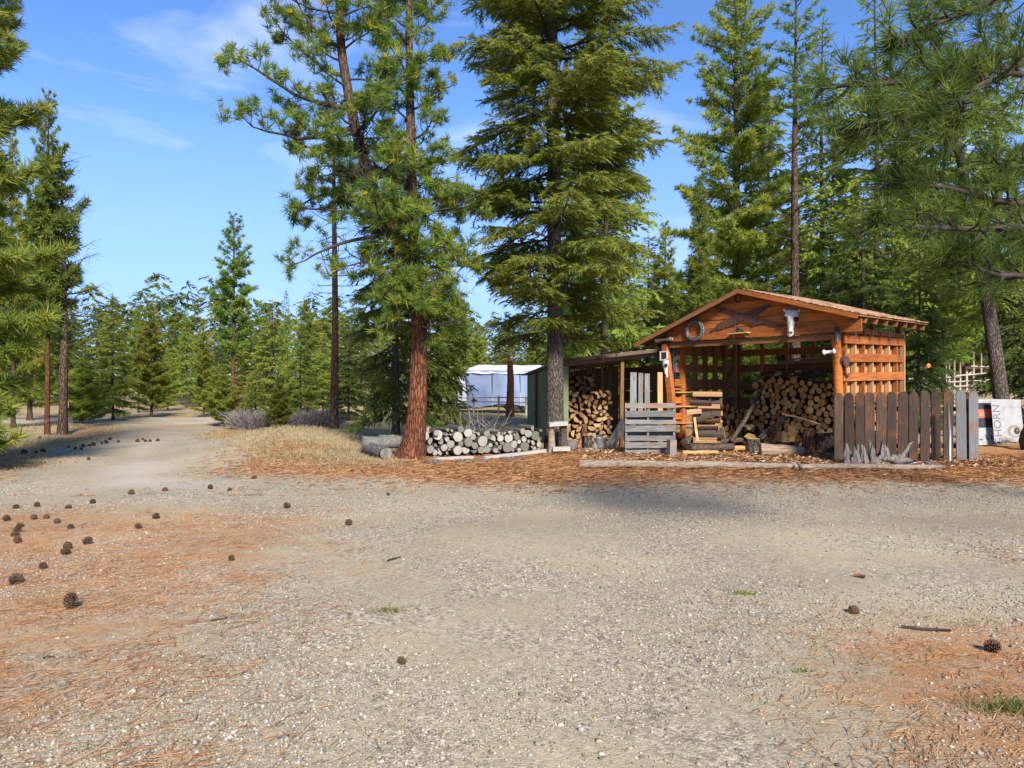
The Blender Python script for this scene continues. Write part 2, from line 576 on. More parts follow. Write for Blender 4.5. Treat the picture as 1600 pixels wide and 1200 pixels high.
def ground_material():
    m, nt, b = new_mat("yard_ground")
    obj = coords(nt)
    def attr(n):
        a = nt.nodes.new("ShaderNodeAttribute"); a.attribute_name = n
        return a.outputs["Fac"]
    def mask(att, nz, lo, hi, k):
        s = math_(nt, 'ADD', att, math_(nt, 'MULTIPLY', math_(nt, 'SUBTRACT', nz, 0.5), k))
        r = ramp(nt, [(lo, (0, 0, 0)), (hi, (1, 1, 1))])
        nt.links.new(s, r.inputs["Fac"])
        return r.outputs["Color"]
    n_big = noise(nt, obj, 0.9, 4, 0.6, 0.3)
    n_mid = noise(nt, obj, 3.5, 5, 0.65, 0.3)
    n_fine = noise(nt, obj, 28.0, 4, 0.7)
    # gravel stones
    vo = nt.nodes.new("ShaderNodeTexVoronoi"); vo.inputs["Scale"].default_value = 62.0; vo.inputs["Randomness"].default_value = 1.0
    nt.links.new(obj, vo.inputs["Vector"])
    vo2 = nt.nodes.new("ShaderNodeTexVoronoi"); vo2.inputs["Scale"].default_value = 24.0
    nt.links.new(obj, vo2.inputs["Vector"])
    sep = nt.nodes.new("ShaderNodeSeparateColor"); nt.links.new(vo.outputs["Color"], sep.inputs[0])
    sep2 = nt.nodes.new("ShaderNodeSeparateColor"); nt.links.new(vo2.outputs["Color"], sep2.inputs[0])
    st = ramp(nt, [(0.0, (0.11, 0.096, 0.076)), (0.25, (0.235, 0.20, 0.15)), (0.6, (0.39, 0.335, 0.25)), (0.86, (0.50, 0.44, 0.34)), (1.0, (0.68, 0.62, 0.51))])
    nt.links.new(sep.outputs[0], st.inputs["Fac"])
    st2 = ramp(nt, [(0.0, (0.17, 0.148, 0.115)), (0.5, (0.35, 0.30, 0.225)), (1.0, (0.57, 0.51, 0.40))])
    nt.links.new(sep2.outputs[1], st2.inputs["Fac"])
    grav = mixc(nt, 0.35, st.outputs["Color"], st2.outputs["Color"])
    silt = ramp(nt, [(0.3, (0.32, 0.265, 0.18)), (0.7, (0.46, 0.385, 0.27))]); nt.links.new(n_fine, silt.inputs["Fac"])
    siltm = ramp(nt, [(0.40, (0, 0, 0)), (0.60, (0.85, 0.85, 0.85))]); nt.links.new(n_big, siltm.inputs["Fac"])
    grav = mixc(nt, siltm.outputs["Color"], grav, silt.outputs["Color"])
    # two soft darker bands across the gravel
    dm = mask(attr("dark_bands"), n_mid, 0.35, 0.95, 0.9)
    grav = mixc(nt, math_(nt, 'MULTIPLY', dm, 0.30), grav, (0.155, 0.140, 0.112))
    # pale dusty wheel tracks of the drive
    grav = mixc(nt, math_(nt, 'MULTIPLY', mask(attr("pale"), n_mid, 0.2, 0.9, 0.5), 0.75), grav, (0.47, 0.425, 0.365))
    # grass
    gv = coords(nt, (1, 1, 1))
    gcol = ramp(nt, [(0.25, (0.20, 0.15, 0.085)), (0.5, (0.38, 0.30, 0.175)), (0.8, (0.52, 0.43, 0.27))])
    nt.links.new(noise(nt, gv, 11.0, 6, 0.75, 0.6), gcol.inputs["Fac"])
    green = ramp(nt, [(0.56, (0, 0, 0)), (0.74, (0.6, 0.6, 0.6))]); nt.links.new(noise(nt, obj, 0.75, 4, 0.6), green.inputs["Fac"])
    grs = mixc(nt, green.outputs["Color"], gcol.outputs["Color"], (0.17, 0.18, 0.05))
    # needle litter: streaky orange brown
    nv = coords(nt, (9, 30, 1)); nv2 = coords(nt, (34, 8, 1))
    na = noise(nt, nv, 1.6, 5, 0.7, 1.2); nb_ = noise(nt, nv2, 1.6, 5, 0.7, 1.2)
    nr = ramp(nt, [(0.28, (0.13, 0.055, 0.024)), (0.48, (0.36, 0.165, 0.062)), (0.66, (0.52, 0.26, 0.10)), (0.8, (0.60, 0.38, 0.20))])
    nt.links.new(math_(nt, 'MAXIMUM', na, math_(nt, 'MULTIPLY', nb_, 0.97)), nr.inputs["Fac"])
    col = mixc(nt, mask(attr("gravel"), n_mid, 0.35, 0.65, 0.6), (0.30, 0.21, 0.125), grav)
    col = mixc(nt, mask(attr("grass"), n_mid, 0.35, 0.62, 0.7), col, grs)
    n_clump = noise(nt, coords(nt, (0.8, 1.5, 1)), 2.2, 6, 0.72, 0.6)
    nm = mask(attr("needle"), n_clump, 0.36, 0.86, 1.7)
    strand = ramp(nt, [(0.38, (0.22, 0.22, 0.22)), (0.56, (1, 1, 1))])
    nt.links.new(math_(nt, 'MAXIMUM', na, nb_), strand.inputs["Fac"])
    col = mixc(nt, math_(nt, 'MULTIPLY', math_(nt, 'MULTIPLY', nm, strand.outputs["Color"]), 0.9), col, nr.outputs["Color"])
    # broad tonal drift of dust
    drift = ramp(nt, [(0.28, (0.76, 0.725, 0.67)), (0.72, (1.04, 0.99, 0.91))]); nt.links.new(noise(nt, obj, 0.42, 3, 0.5, 0.4), drift.inputs["Fac"])
    col = mixc(nt, 1.0, col, drift.outputs["Color"], 'MULTIPLY')
    nt.links.new(col, b.inputs["Base Color"])
    b.inputs["Roughness"].default_value = 0.95
    b.inputs["Specular IOR Level"].default_value = 0.12
    dist = ramp(nt, [(0.0, (1, 1, 1)), (0.75, (0, 0, 0))]); nt.links.new(vo.outputs["Distance"], dist.inputs["Fac"])
    h = math_(nt, 'ADD', math_(nt, 'MULTIPLY', dist.outputs["Color"], 0.4), math_(nt, 'ADD', math_(nt, 'MULTIPLY', n_fine, 0.8), n_mid))
    bp = nt.nodes.new("ShaderNodeBump"); bp.inputs["Strength"].default_value = 0.6; bp.inputs["Distance"].default_value = 0.010
    nt.links.new(h, bp.inputs["Height"]); nt.links.new(bp.outputs["Normal"], b.inputs["Normal"])
    return m


M['ground'] = ground_material()


def build_ground():
    xs = axis_steps(-400, 400, -13, 13, 0.16, 1.12)
    ys = axis_steps(-40, 700, 1.5, 24, 0.16, 1.10)
    X, Y = np.meshgrid(xs, ys)
    x, y = X.ravel(), Y.ravel()
    z = gz(x, y)
    near = poly_sd(x, y, GRAVEL_POLY) < 0.2
    z = z + np.where(near & (np.abs(x) < 20) & (y < 40), 0.018 * wob(x, y, 5.1, 0.7) + 0.012 * wob(x, y, 11.0, 2.1), 0)
    nx, ny = len(xs), len(ys)
    i = np.arange(nx * ny).reshape(ny, nx)
    quads = np.stack([i[:-1, :-1], i[:-1, 1:], i[1:, 1:], i[1:, :-1]], -1).reshape(-1, 4)
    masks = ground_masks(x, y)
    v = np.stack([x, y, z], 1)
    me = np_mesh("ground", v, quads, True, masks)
    me.materials.append(M['ground'])
    tag(link("ground", me), kind="structure", label="dry grass, soil and needle litter round the yard")
    # the drive: the gravelled faces as a sheet of their own just above the ground
    sd = poly_sd(x, y, GRAVEL_POLY)
    keep = (sd[quads] > -0.15).all(1)
    q = quads[keep]
    used = np.unique(q)
    remap = np.full(len(v), -1); remap[used] = np.arange(len(used))
    v2 = v[used].copy(); v2[:, 2] = gz(v2[:, 0], v2[:, 1]) + 0.006 + 0.012 * np.clip(sd[used], 0, 0.5)
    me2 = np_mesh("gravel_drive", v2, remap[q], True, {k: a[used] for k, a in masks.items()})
    me2.materials.append(M['ground'])
    tag(link("gravel_drive", me2), kind="structure", label="gravel yard and drive leading away to the left")


build_ground()


def top(x, y):
    """Height of the visible surface (drive or ground)."""
    sd = float(poly_sd(np.array([x]), np.array([y]), GRAVEL_POLY)[0])
    return g(x, y) + (0.006 + 0.012 * min(max(sd, 0), 0.5) if sd > -0.1 else 0.0)


# low wooded hill far behind
def build_hill():
    n = 90
    xs = np.linspace(-600, 420, n)
    ridge = 10 + 9 * np.sin(xs * 0.006 + 0.6) + 4 * np.sin(xs * 0.021 + 2) + 1.2 * np.sin(xs * 0.11)
    rows = []
    for k, (yy, f) in enumerate(((380, 0.0), (430, 0.55), (480, 0.9), (520, 1.0), (620, 0.7))):
        rows.append(np.stack([xs, np.full(n, yy), -1 + ridge * f + (RNG.random(n) - 0.5) * 1.6 * f], 1))
    v = np.concatenate(rows)
    i = np.arange(5 * n).reshape(5, n)
    q = np.stack([i[:-1, :-1], i[:-1, 1:], i[1:, 1:], i[1:, :-1]], -1).reshape(-1, 4)
    me = np_mesh("hills", v, q, True)
    me.materials.append(plain_mat("wooded_hill", (0.05, 0.075, 0.05), (0.10, 0.13, 0.09), 0.12, 0.95, 0.0))
    tag(link("hills", me), kind="structure", label="low wooded hill far beyond the trees")


build_hill()

# ------------------------------------------------------------------ trees
def unit(a):
    return a / (np.linalg.norm(a, axis=-1, keepdims=True) + 1e-9)


def pompom(rng, n, spread=1.25, width=0.05, back=0.25):
    """Long needles bursting from a shoot; axis +Z, length about 1. Returns (n,3,3)."""
    th = rng.random(n) * 2 * np.pi
    ph = np.sqrt(rng.random(n)) * spread
    base = np.stack([np.zeros(n), np.zeros(n), -back * rng.random(n)], 1)
    d = np.stack([np.sin(ph) * np.cos(th), np.sin(ph) * np.sin(th), np.cos(ph)], 1)
    L = 0.75 + 0.35 * rng.random(n)
    side = unit(np.cross(d, rng.normal(size=(n, 3))))
    tip = base + d * L[:, None]
    tip[:, 2] -= 0.12 * rng.random(n)
    w = width * (0.7 + 0.6 * rng.random(n))[:, None]
    mid = base + d * 0.12
    return np.stack([mid - side * w, mid + side * w, tip], 1)


def spray(rng, n, width=0.05, droop=0.15):
    """Flat fir spray; axis +X length 1, lying in XY. Returns (n,3,3)."""
    s = np.linspace(0.02, 0.97, n)
    sg = np.where(np.arange(n) % 2 == 0, 1.0, -1.0)
    base = np.stack([s, np.zeros(n), -droop * s * s], 1)
    ang = sg * (0.75 - 0.35 * s) + rng.normal(size=n) * 0.15
    L = 0.46 * (1 - 0.55 * s) * (0.8 + 0.4 * rng.random(n))
    d = np.stack([np.cos(ang), np.sin(ang), rng.normal(size=n) * 0.22 - 0.1], 1)
    tip = base + d * L[:, None]
    bx = np.stack([np.full(n, 1.0), np.zeros(n), np.zeros(n)], 1) * (width * (0.8 + 0.5 * rng.random(n)))[:, None]
    nz = np.zeros((n, 3)); nz[:, 2] = rng.normal(size=n) * width * 0.6
    return np.stack([base - bx - nz, base + bx + nz, tip], 1)


def scatter_leaves(name, tpls, Pp, D, S, T, mat, rng, flat=False):
    Pp = np.asarray(Pp, float); D = unit(np.asarray(D, float)); S = np.asarray(S, float); T = np.asarray(T, float)
    idx = rng.integers(0, len(tpls), len(Pp))
    vv, tt = [], []
    for k, tp in enumerate(tpls):
        s = idx == k
        if not s.any(): continue
        d = D[s]; n = len(d)
        if flat:
            up = np.array([0, 0, 1.0]) + rng.normal(size=(n, 3)) * 0.45
            y = unit(np.cross(up, d)); z = np.cross(d, y)
            B = np.stack([d, y, z], 1)
        else:
            r = rng.normal(size=(n, 3))
            x = unit(np.cross(r, d)); y = np.cross(d, x)
            B = np.stack([x, y, d], 1)
        V = np.einsum('tvc,nck->ntvk', tp, B) * S[s][:, None, None, None] + Pp[s][:, None, None, :]
        vv.append(V.reshape(-1, 3))
        tone = np.repeat(np.clip(T[s][:, None] + rng.normal(size=(n, len(tp))) * 0.08, 0, 1), 3, axis=1)
        tt.append(tone.reshape(-1))
    v = np.concatenate(vv); t = np.concatenate(tt)
    me = np_mesh(name, v, np.arange(len(v)).reshape(-1, 3), False, {"tone": t})
    me.materials.append(mat)
    return me


class Tubes:
    """Many thin branches gathered into one mesh."""
    def __init__(self): self.v = []; self.f = []; self.n = 0

    def add(self, pts, r0, r1, sides=4):
        pts = np.asarray(pts, float); m = len(pts)
        d = np.gradient(pts, axis=0); d = unit(d)
        ref = np.array([0.31, 0.17, 0.93]) if abs(d[0, 2]) < 0.9 else np.array([1.0, 0.1, 0])
        s = unit(np.cross(d, ref)); u = np.cross(s, d)
        r = np.linspace(r0, r1, m)[:, None, None]
        a = np.arange(sides) * 2 * np.pi / sides
        V = pts[:, None, :] + r * (np.cos(a)[None, :, None] * s[:, None, :] + np.sin(a)[None, :, None] * u[:, None, :])
        i = np.arange(m * sides).reshape(m, sides) + self.n
        j = np.roll(i, -1, axis=1)
        self.f.append(np.stack([i[:-1], j[:-1], j[1:], i[1:]], -1).reshape(-1, 4))
        self.v.append(V.reshape(-1, 3)); self.n += m * sides

    def mesh(self, name, mat):
        me = np_mesh(name, np.concatenate(self.v), np.concatenate(self.f), True)
        me.materials.append(mat)
        return me


def curve(p, d, L, n, rng, wobble=0.15, bend=(0, 0, 0)):
    """Polyline from p along d with random wobble and steady bend."""
    pts = [np.array(p, float)]; d = np.array(d, float); d /= np.linalg.norm(d)
    bend = np.array(bend, float)
    for k in range(n):
        d = d + rng.normal(size=3) * wobble + bend / n
        d /= np.linalg.norm(d)
        pts.append(pts[-1] + d * (L / n))
    return np.array(pts)


def trunk_mesh(name, path, radii, mat, sides=14, rng=None, flare=1.0):
    """Tapered trunk along a smooth path, slightly lumpy."""
    path = np.asarray(path, float); radii = np.asarray(radii, float)
    t = np.linspace(0, 1, len(path)); tt = np.linspace(0, 1, max(10, 3 * len(path)))
    P_ = np.stack([np.interp(tt, t, path[:, i]) for i in range(3)], 1)
    k = np.array([0.25, 0.5, 0.25])
    for _ in range(2):
        P_[1:-1] = k[0] * P_[:-2] + k[1] * P_[1:-1] + k[2] * P_[2:]
    R = np.interp(tt, t, radii)
    d = unit(np.gradient(P_, axis=0))
    s = unit(np.cross(d, np.array([0, 1.0, 0.02]))); u = np.cross(s, d)
    a = np.arange(sides) * 2 * np.pi / sides
    lump = 1 + 0.07 * np.sin(3 * a[None, :] + 2.0 * tt[:, None] * 5) + (rng.random((len(tt), sides)) - 0.5) * 0.08
    if flare > 1:
        h = np.linalg.norm(P_ - P_[0], axis=1)
        lump = lump * (1 + (flare - 1) * np.exp(-h / 0.28)[:, None] * (1 + 0.35 * np.sin(5 * a + 1)[None, :]))
    V = P_[:, None, :] + (R[:, None] * lump)[:, :, None] * (np.cos(a)[None, :, None] * s[:, None, :] + np.sin(a)[None, :, None] * u[:, None, :])
    m = len(tt)
    i = np.arange(m * sides).reshape(m, sides); j = np.roll(i, -1, axis=1)
    q = np.stack([i[:-1], j[:-1], j[1:], i[1:]], -1).reshape(-1, 4)
    me = np_mesh(name, V.reshape(-1, 3), q, True)
    me.materials.append(mat)
    return me


def conifer(kind, seed, H, base, R, tr, nb, leaf, mat, bark, step=0.3, size=0.4, tris=10, width=0.05, droop=0.25,
            bare=0, sides=8, lean=(0, 0), up0=0.1, dens=1.0, tone=0.45, half_dead=None, twigs=True, colw=0.8, fill=0.55, low=0.72):
    """Meshes of a conifer standing at the origin: trunk, branches, crown."""
    rng = np.random.default_rng(seed)
    n = 8
    tz = np.linspace(0, 1, n)
    path = np.stack([lean[0] * tz ** 1.3 + 0.04 * np.sin(5 * tz + seed), lean[1] * tz ** 1.3 + 0.04 * np.cos(4 * tz + seed), tz * H], 1)
    rad = tr * (1 - tz) ** 0.75 + 0.012
    tm = trunk_mesh("trunk", path, rad, bark, sides, rng, 1.35)
    def axis(z):
        t = z / H
        return np.array([np.interp(t, tz, path[:, 0]), np.interp(t, tz, path[:, 1]), z])
    tb = Tubes()
    Pp, D, S, T = [], [], [], []
    for b in range(nb):
        t = (b + rng.random()) / nb
        z = base + (H - base) * t ** 0.92
        if leaf == 'pine':
            prof = min(1.0, 0.55 + t * 2.2) * (1 - t) ** colw
        else:
            prof = min(1.0, low + t * 2.5) * (1 - t) ** colw
        L = R * prof * (0.45 + 0.65 * rng.random()) + 0.12
        az = b * 2.39996 + rng.normal() * 0.35
        el = up0 + (0.55 * t) + rng.normal() * 0.10 - (droop * 0.6 if leaf == 'fir' else 0)
        d = np.array([math.cos(az) * math.cos(el), math.sin(az) * math.cos(el), math.sin(el)])
        dead = half_dead is not None and (d[0] * half_dead[0] + d[1] * half_dead[1]) > 0.15 and rng.random() < 0.92
        ns = 5
        bend = (0, 0, 0.35) if leaf == 'pine' else (0, 0, -droop + 0.45 * (rng.random() - 0.3))
        pts = curve(axis(z), d, L, ns, rng, 0.07, bend)
        tb.add(pts, 0.010 + 0.012 * L, 0.004, 3)
        if dead or b < bare:
            for _ in range(int(3 + 4 * L)):
                s = rng.random() * 0.8 + 0.2
                p = np.array([np.interp(s, np.linspace(0, 1, ns + 1), pts[:, i]) for i in range(3)])
                tb.add(curve(p, d + rng.normal(size=3) * 0.7, 0.25 + 0.3 * rng.random(), 3, rng, 0.3), 0.006, 0.003, 3)
            continue
        k = max(2, int(L / step * dens))
        for i in range(k):
            s = 0.18 + 0.82 * (i + rng.random()) / k
            p = np.array([np.interp(s, np.linspace(0, 1, ns + 1), pts[:, c]) for c in range(3)])
            bd = unit(pts[min(ns, int(s * ns) + 1)] - pts[min(ns - 1, int(s * ns))])
            sidev = unit(np.cross(bd, np.array([0, 0, 1.0])))
            for sg in (-1, 1):
                tl = (0.20 + 0.42 * L * (1 - s) + 0.10 * rng.random()) * 0.9
                td = unit(bd * 0.8 + sidev * sg * (0.75 + 0.3 * rng.random()) + np.array([0, 0, rng.normal() * 0.12 + (0.15 if leaf == 'pine' else -0.15 - droop * 0.3)]))
                m_ = max(1, int(round(tl / (size * fill))))
                if twigs: tb.add(np.stack([p, p + td * tl * 0.5, p + td * tl * 0.95]), 0.006, 0.003, 3)
                for q in range(m_):
                    pos = p + td * tl * ((q + 0.4 * rng.random()) / m_) * 0.9
                    Pp.append(pos); S.append(size * (0.75 + 0.5 * rng.random()) * (1.0 - 0.5 * max(0.0, t - 0.55) / 0.45))
                    if leaf == 'pine':
                        D.append(td + np.array([0, 0, 0.45]) + rng.normal(size=3) * 0.25)
                    else:
                        D.append(td + np.array([0, 0, -0.12 - 0.3 * droop]) + rng.normal(size=3) * 0.16)
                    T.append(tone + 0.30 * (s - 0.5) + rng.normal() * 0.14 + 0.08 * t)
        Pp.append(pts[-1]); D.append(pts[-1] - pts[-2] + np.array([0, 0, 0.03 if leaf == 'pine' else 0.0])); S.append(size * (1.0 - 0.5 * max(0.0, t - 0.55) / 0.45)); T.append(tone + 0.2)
    Pp.append(axis(H) * 1.0); D.append(np.array([0.02, 0, 1.0])); S.append(size * .6); T.append(tone + 0.15)
    tp = [pompom(rng, tris, 1.35, width) for _ in range(6)] if leaf == 'pine' else [spray(rng, tris, width) for _ in range(6)]
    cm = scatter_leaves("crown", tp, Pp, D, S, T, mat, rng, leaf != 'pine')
    bm = tb.mesh("branches", M['branch'])
    return dict(trunk=tm, branches=bm, crown=cm, H=H)


def plant_tree(name, label, meshes, loc, rz=0.0, sc=1.0, group=None, cat="tree"):
    t = empty(name, loc, rz)
    t.scale = (sc[0], sc[0], sc[1]) if hasattr(sc, '__len__') else (sc, sc, sc)
    tag(t, label, cat, group)
    for k in ("trunk", "branches", "crown"):
        if meshes.get(k) is not None:
            link(k, meshes[k], t)
    return t


# ---- the big leaning ponderosa beside the log pile (forked trunk)
def build_ponderosa():
    rng = np.random.default_rng(11)
    d0 = 15.9
    O = at(640, 720, d0); O.z = g(O.x, O.y)
    root = empty("ponderosa_pine", O)
    tag(root, "tall leaning pine with reddish bark and forked top beside the log pile", "tree")
    def loc(px, py, dy=0.0):
        p = at(px, py, d0)
        return np.array([p.x - O.x, dy, p.z - O.z])
    A = [loc(640, 726), loc(648, 690), loc(653, 640), loc(656, 560), loc(655, 470), loc(640, 412), loc(612, 360), loc(583, 300, .1), loc(565, 240, .1), loc(551, 190, .1), loc(537, 110, .1), loc(530, 60, .1), loc(528, -20, .1), loc(532, -120, .1), loc(536, -240, .1)]
    RA = [.30, .235, .20, .175, .165, .135, .125, .12, .115, .11, .10, .095, .08, .05, .015]
    B = [loc(654, 480, .02), loc(650, 430, .06), loc(645, 380, .12), loc(642, 320, .2), loc(640, 250, .25), loc(638, 180, .3), loc(637, 100, .3), loc(636, 20, .3), loc(636, -90, .3), loc(637, -190, .3)]
    RB = [.13, .125, .12, .112, .105, .098, .088, .075, .05, .015]
    tr = link("trunk", trunk_mesh("trunk", A, RA, M['bark_red'], 18, rng, 1.3), root)
    link("second_stem", trunk_mesh("second_stem", B, RB, M['bark_brown'], 12, rng), root)
    tb = Tubes(); Pp, D, S, T = [], [], [], []

    def tip(p, d, big=1.0):
        for _ in range(rng.integers(2, 5)):
            Pp.append(p + rng.normal(size=3) * 0.05); D.append(d + np.array([0, 0, 0.25]) + rng.normal(size=3) * 0.35)
            S.append((0.14 + 0.13 * rng.random()) * big); T.append(1.0 if rng.random() < .03 else 0.50 + 0.2 * rng.normal())

    def limb(p, d, L, r, leafy=1.0, gnarl=0.22, clump=1.0):
        n = max(4, int(L / 0.28))
        pts = curve(p, d, L, n, rng, gnarl * 0.6, (0, 0, 0.35))
        tb.add(pts, r, 0.010, 6)
        m = int(L * 4.2 * clump) + 2
        for i in range(m):
            s = 0.25 + 0.75 * (i + rng.random()) / m
            q = np.array([np.interp(s, np.linspace(0, 1, n + 1), pts[:, c]) for c in range(3)])
            bd = unit(pts[min(n, int(s * n) + 1)] - pts[min(n - 1, int(s * n))])
            sd_ = unit(np.cross(bd, rng.normal(size=3)))
            dd = unit(bd * 0.5 + sd_ * 0.8 + np.array([0, 0, -0.10]))
            l = (0.30 + 0.45 * rng.random()) * (1.15 - 0.5 * s)
            sub = curve(q, dd, l, 5, rng, gnarl, (0, 0, 0.75))
            tb.add(sub, 0.012, 0.005, 3)
            for e in range(rng.integers(1, 4)):
                k = rng.integers(2, 6)
                tw = curve(sub[k], unit(sub[k] - sub[k - 1]) + rng.normal(size=3) * 0.5, 0.12 + 0.16 * rng.random(), 3, rng, gnarl, (0, 0, 0.6))
                tb.add(tw, 0.007, 0.004, 3)
                if rng.random() < leafy: tip(tw[-1], tw[-1] - tw[-2])
            if rng.random() < leafy: tip(sub[-1], sub[-1] - sub[-2], 1.1)
        if leafy > 0.1: tip(pts[-1], pts[-1] - pts[-2], 1.2)

    def pos(path, z):
        path = np.asarray(path)
        return np.array([np.interp(z, path[:, 2], path[:, c]) for c in range(2)] + [z])
    # chosen limbs that make the outline: (stem, height, azimuth deg (180 = left), elevation, length, leafy)
    for stem, z, az, el, L, lf in ((A, 7.6, 182, 8, 2.7, .9), (A, 7.2, 172, -6, 2.5, .75), (A, 6.7, 190, -10, 1.9, .7), (A, 8.3, 176, 18, 1.9, .9), (A, 8.9, 200, 24, 1.7, .9),
                                   (A, 5.7, 186, 2, 2.1, .75), (A, 5.3, 176, -8, 1.9, .8), (A, 4.9, 184, -24, 2.3, .5), (A, 4.6, 200, -14, 1.6, .6),
                                   (A, 7.0, 290, 0, 1.6, .9), (A, 6.2, 320, -5, 1.5, .8), (A, 7.9, 350, 10, 1.6, .9), (A, 6.5, 250, -4, 1.5, .8),
                                   (B, 4.4, 300, -18, 1.5, 1.), (B, 4.0, 330, -22, 1.5, 1.), (B, 4.9, 280, -10, 1.5, 1.), (B, 5.2, 255, -12, 1.3, 1.), (B, 5.4, 345, -8, 1.6, .9), (B, 4.2, 5, -15, 1.3, .9),
                                   (B, 3.5, 310, -28, 1.2, 1.), (B, 3.4, 240, -25, 1.1, .9), (B, 3.9, 225, -18, 1.3, .9),
                                   (A, 3.2, 275, -20, 1.0, .9), (A, 3.0, 330, -25, 1.1, .9), (A, 2.9, 235, -20, 1.1, .8)):
        a, e = math.radians(az), math.radians(el)
        limb(pos(stem, z), np.array([math.cos(a) * math.cos(e), math.sin(a) * math.cos(e), math.sin(e)]), L, 0.028 + 0.012 * L, lf, 0.24)
    for stem, z0, z1, n, L0 in ((A, 4.2, 12.6, 34, 1.75), (B, 4.2, 11.2, 34, 1.45)):
        for b in range(n):
            t = (b + rng.random()) / n
            z = z0 + (z1 - z0) * t
            a = b * 2.4 + rng.normal() * 0.4; e = -0.15 + 0.7 * t + rng.normal() * 0.15
            limb(pos(stem, z), np.array([math.cos(a) * math.cos(e), math.sin(a) * math.cos(e), math.sin(e)]), L0 * (1 - 0.55 * t) * (0.6 + 0.5 * rng.random()), 0.03, 0.62 if t < 0.45 else 0.85, 0.24)
    # bare curly dead twigs low in the crown
    for b in range(42):
        z = 3.0 + 4.2 * rng.random(); a = rng.random() * 6.28
        limb(pos(A if rng.random() < .7 else B, max(z, 3.1)), np.array([math.cos(a), math.sin(a), -0.35 + 0.3 * rng.random()]), 0.6 + 0.9 * rng.random(), 0.016, 0.04, 0.42, 0.8)
    tp = [pompom(rng, 26, 1.25, 0.038) for _ in range(8)]
    link("branches", tb.mesh("branches", M['branch']), root)
    link("crown", scatter_leaves("crown", tp, Pp, D, S, T, M['pine'], rng), root)
    # sawn-off stub of a limb
    p = loc(640, 495, -0.12)
    MB().tube([p, p + np.array([-.22, -.12, -.06]), p + np.array([-.40, -.2, .02])], [.055, .05, .045], 8).build("limb_stub", M['bark_brown'], root)
    return root


build_ponderosa()

# ---- the big Douglas fir in front of the lean-to
def ground_at(px, d):
    x = (px - 800.0) / F * d
    return Vector((x, d, g(x, d)))


fir_main = conifer('fir', 21, 21.0, 2.7, 3.45, 0.195, 235, 'fir', M['fir'], M['bark_grey'], step=0.135, size=0.36, tris=15, width=0.055, droop=0.22, colw=.6, low=.55, sides=16, up0=0.12, dens=1.0, tone=0.66, lean=(-0.10, 0))
plant_tree("fir_tree", "large yellow-green fir with grey trunk standing in front of the green lean-to", fir_main, ground_at(866, 17.7), 0.4)

# ---- conifer prototypes for the wood
protos = {
    'firA': conifer('fir', 31, 12, 0.7, 2.75, .11, 98, 'fir', M['young'], M['bark_grey'], step=.25, size=.50, tris=12, width=.085, droop=.25, tone=.52),
    'firB': conifer('fir', 32, 12, 0.5, 2.9, .11, 104, 'fir', M['dark_fir'], M['bark_grey'], step=.25, size=.52, tris=12, width=.085, droop=.35, tone=.42),
    'firC': conifer('fir', 33, 12, 1.8, 2.2, .11, 100, 'fir', M['fir'], M['bark_brown'], step=.27, size=.48, tris=12, width=.08, droop=.2, tone=.62),
    'pineA': conifer('pine', 41, 12, 2.2, 2.2, .12, 90, 'pine', M['pine'], M['bark_brown'], step=.28, size=.34, tris=14, width=.085, tone=.48, colw=.6),
    'pineB': conifer('pine', 42, 12, 0.8, 2.6, .12, 92, 'pine', M['young'], M['bark_brown'], step=.28, size=.36, tris=14, width=.085, tone=.55, colw=.65),
    'pineC': conifer('pine', 43, 12, 3.6, 2.0, .13, 66, 'pine', M['pine'], M['bark_red'], step=.30, size=.32, tris=14, width=.085, tone=.42, colw=.5),
    'young': conifer('pine', 51, 4, 0.2, 1.3, .055, 70, 'pine', M['young'], M['bark_brown'], step=.18, size=.24, tris=14, width=.075, tone=.5, colw=.8, up0=.25),
    'youngfir': conifer('fir', 52, 4, 0.15, 1.25, .05, 74, 'fir', M['young'], M['bark_grey'], step=.17, size=.28, tris=11, width=.075, droop=.1, tone=.45),
}


def wood_tree(proto, px, d, top_py, label, width=1.0, name=None, group=None, rz=None):
    p = ground_at(px, d)
    H = EYE + (HORIZON - top_py) / F * d - p.z
    s = H / protos[proto]['H']
    nm = name or ("fir_tree" if 'fir' in proto else "pine_tree")
    return plant_tree(nm, label, protos[proto], p, (px * 0.37 + d) % 6.28 if rz is None else rz, (s * width, s), group)


# left edge and roadside
edge_pine = conifer('pine', 61, 10.5, 0.3, 1.9, .16, 130, 'pine', M['young'], M['bark_red'], step=.16, size=.26, tris=20, width=.05, tone=.38, colw=.38, up0=-.05)
plant_tree("pine_tree", "bushy green pine at the left edge of the view with boughs down to the ground", edge_pine, ground_at(-72, 13.2), 1.0)
wood_tree('pineC', 75, 23.8, 150, "pine with orange-red bare lower trunk, left of the roadside pair", 0.60)
half = conifer('pine', 62, 9.2, 3.0, 1.6, .13, 84, 'pine', M['pine'], M['bark_brown'], step=.26, size=.27, tris=16, width=.07, tone=.40, colw=.45, half_dead=(1, 0.1))
plant_tree("pine_tree", "half dead roadside pine with bare branches on its right side", half, ground_at(98, 24.2), 0.0)
wood_tree('pineB', 20, 27, 210, "dense pine behind the roadside pair at the far left", 0.6)
wood_tree('pineB', 48, 33, 330, "shorter pine filling the gap behind the roadside pair", 1.0)
wood_tree('young', 128, 30.5, 566, "young bright green pine beside the red stop sign", 1.35)
wood_tree('firA', 176, 33.5, 461, "pointed green fir left of the bright pine behind the bend", 1.1)
wood_tree('firB', 150, 41, 500, "dark fir behind the stop sign", 1.2)
wood_tree('pineB', 236, 36, 476, "bright green broad pine straight behind the bend in the road", 1.25)
wood_tree('pineA', 216, 42, 480, "slim pine peeping above left of the bright broad pine", 0.8)
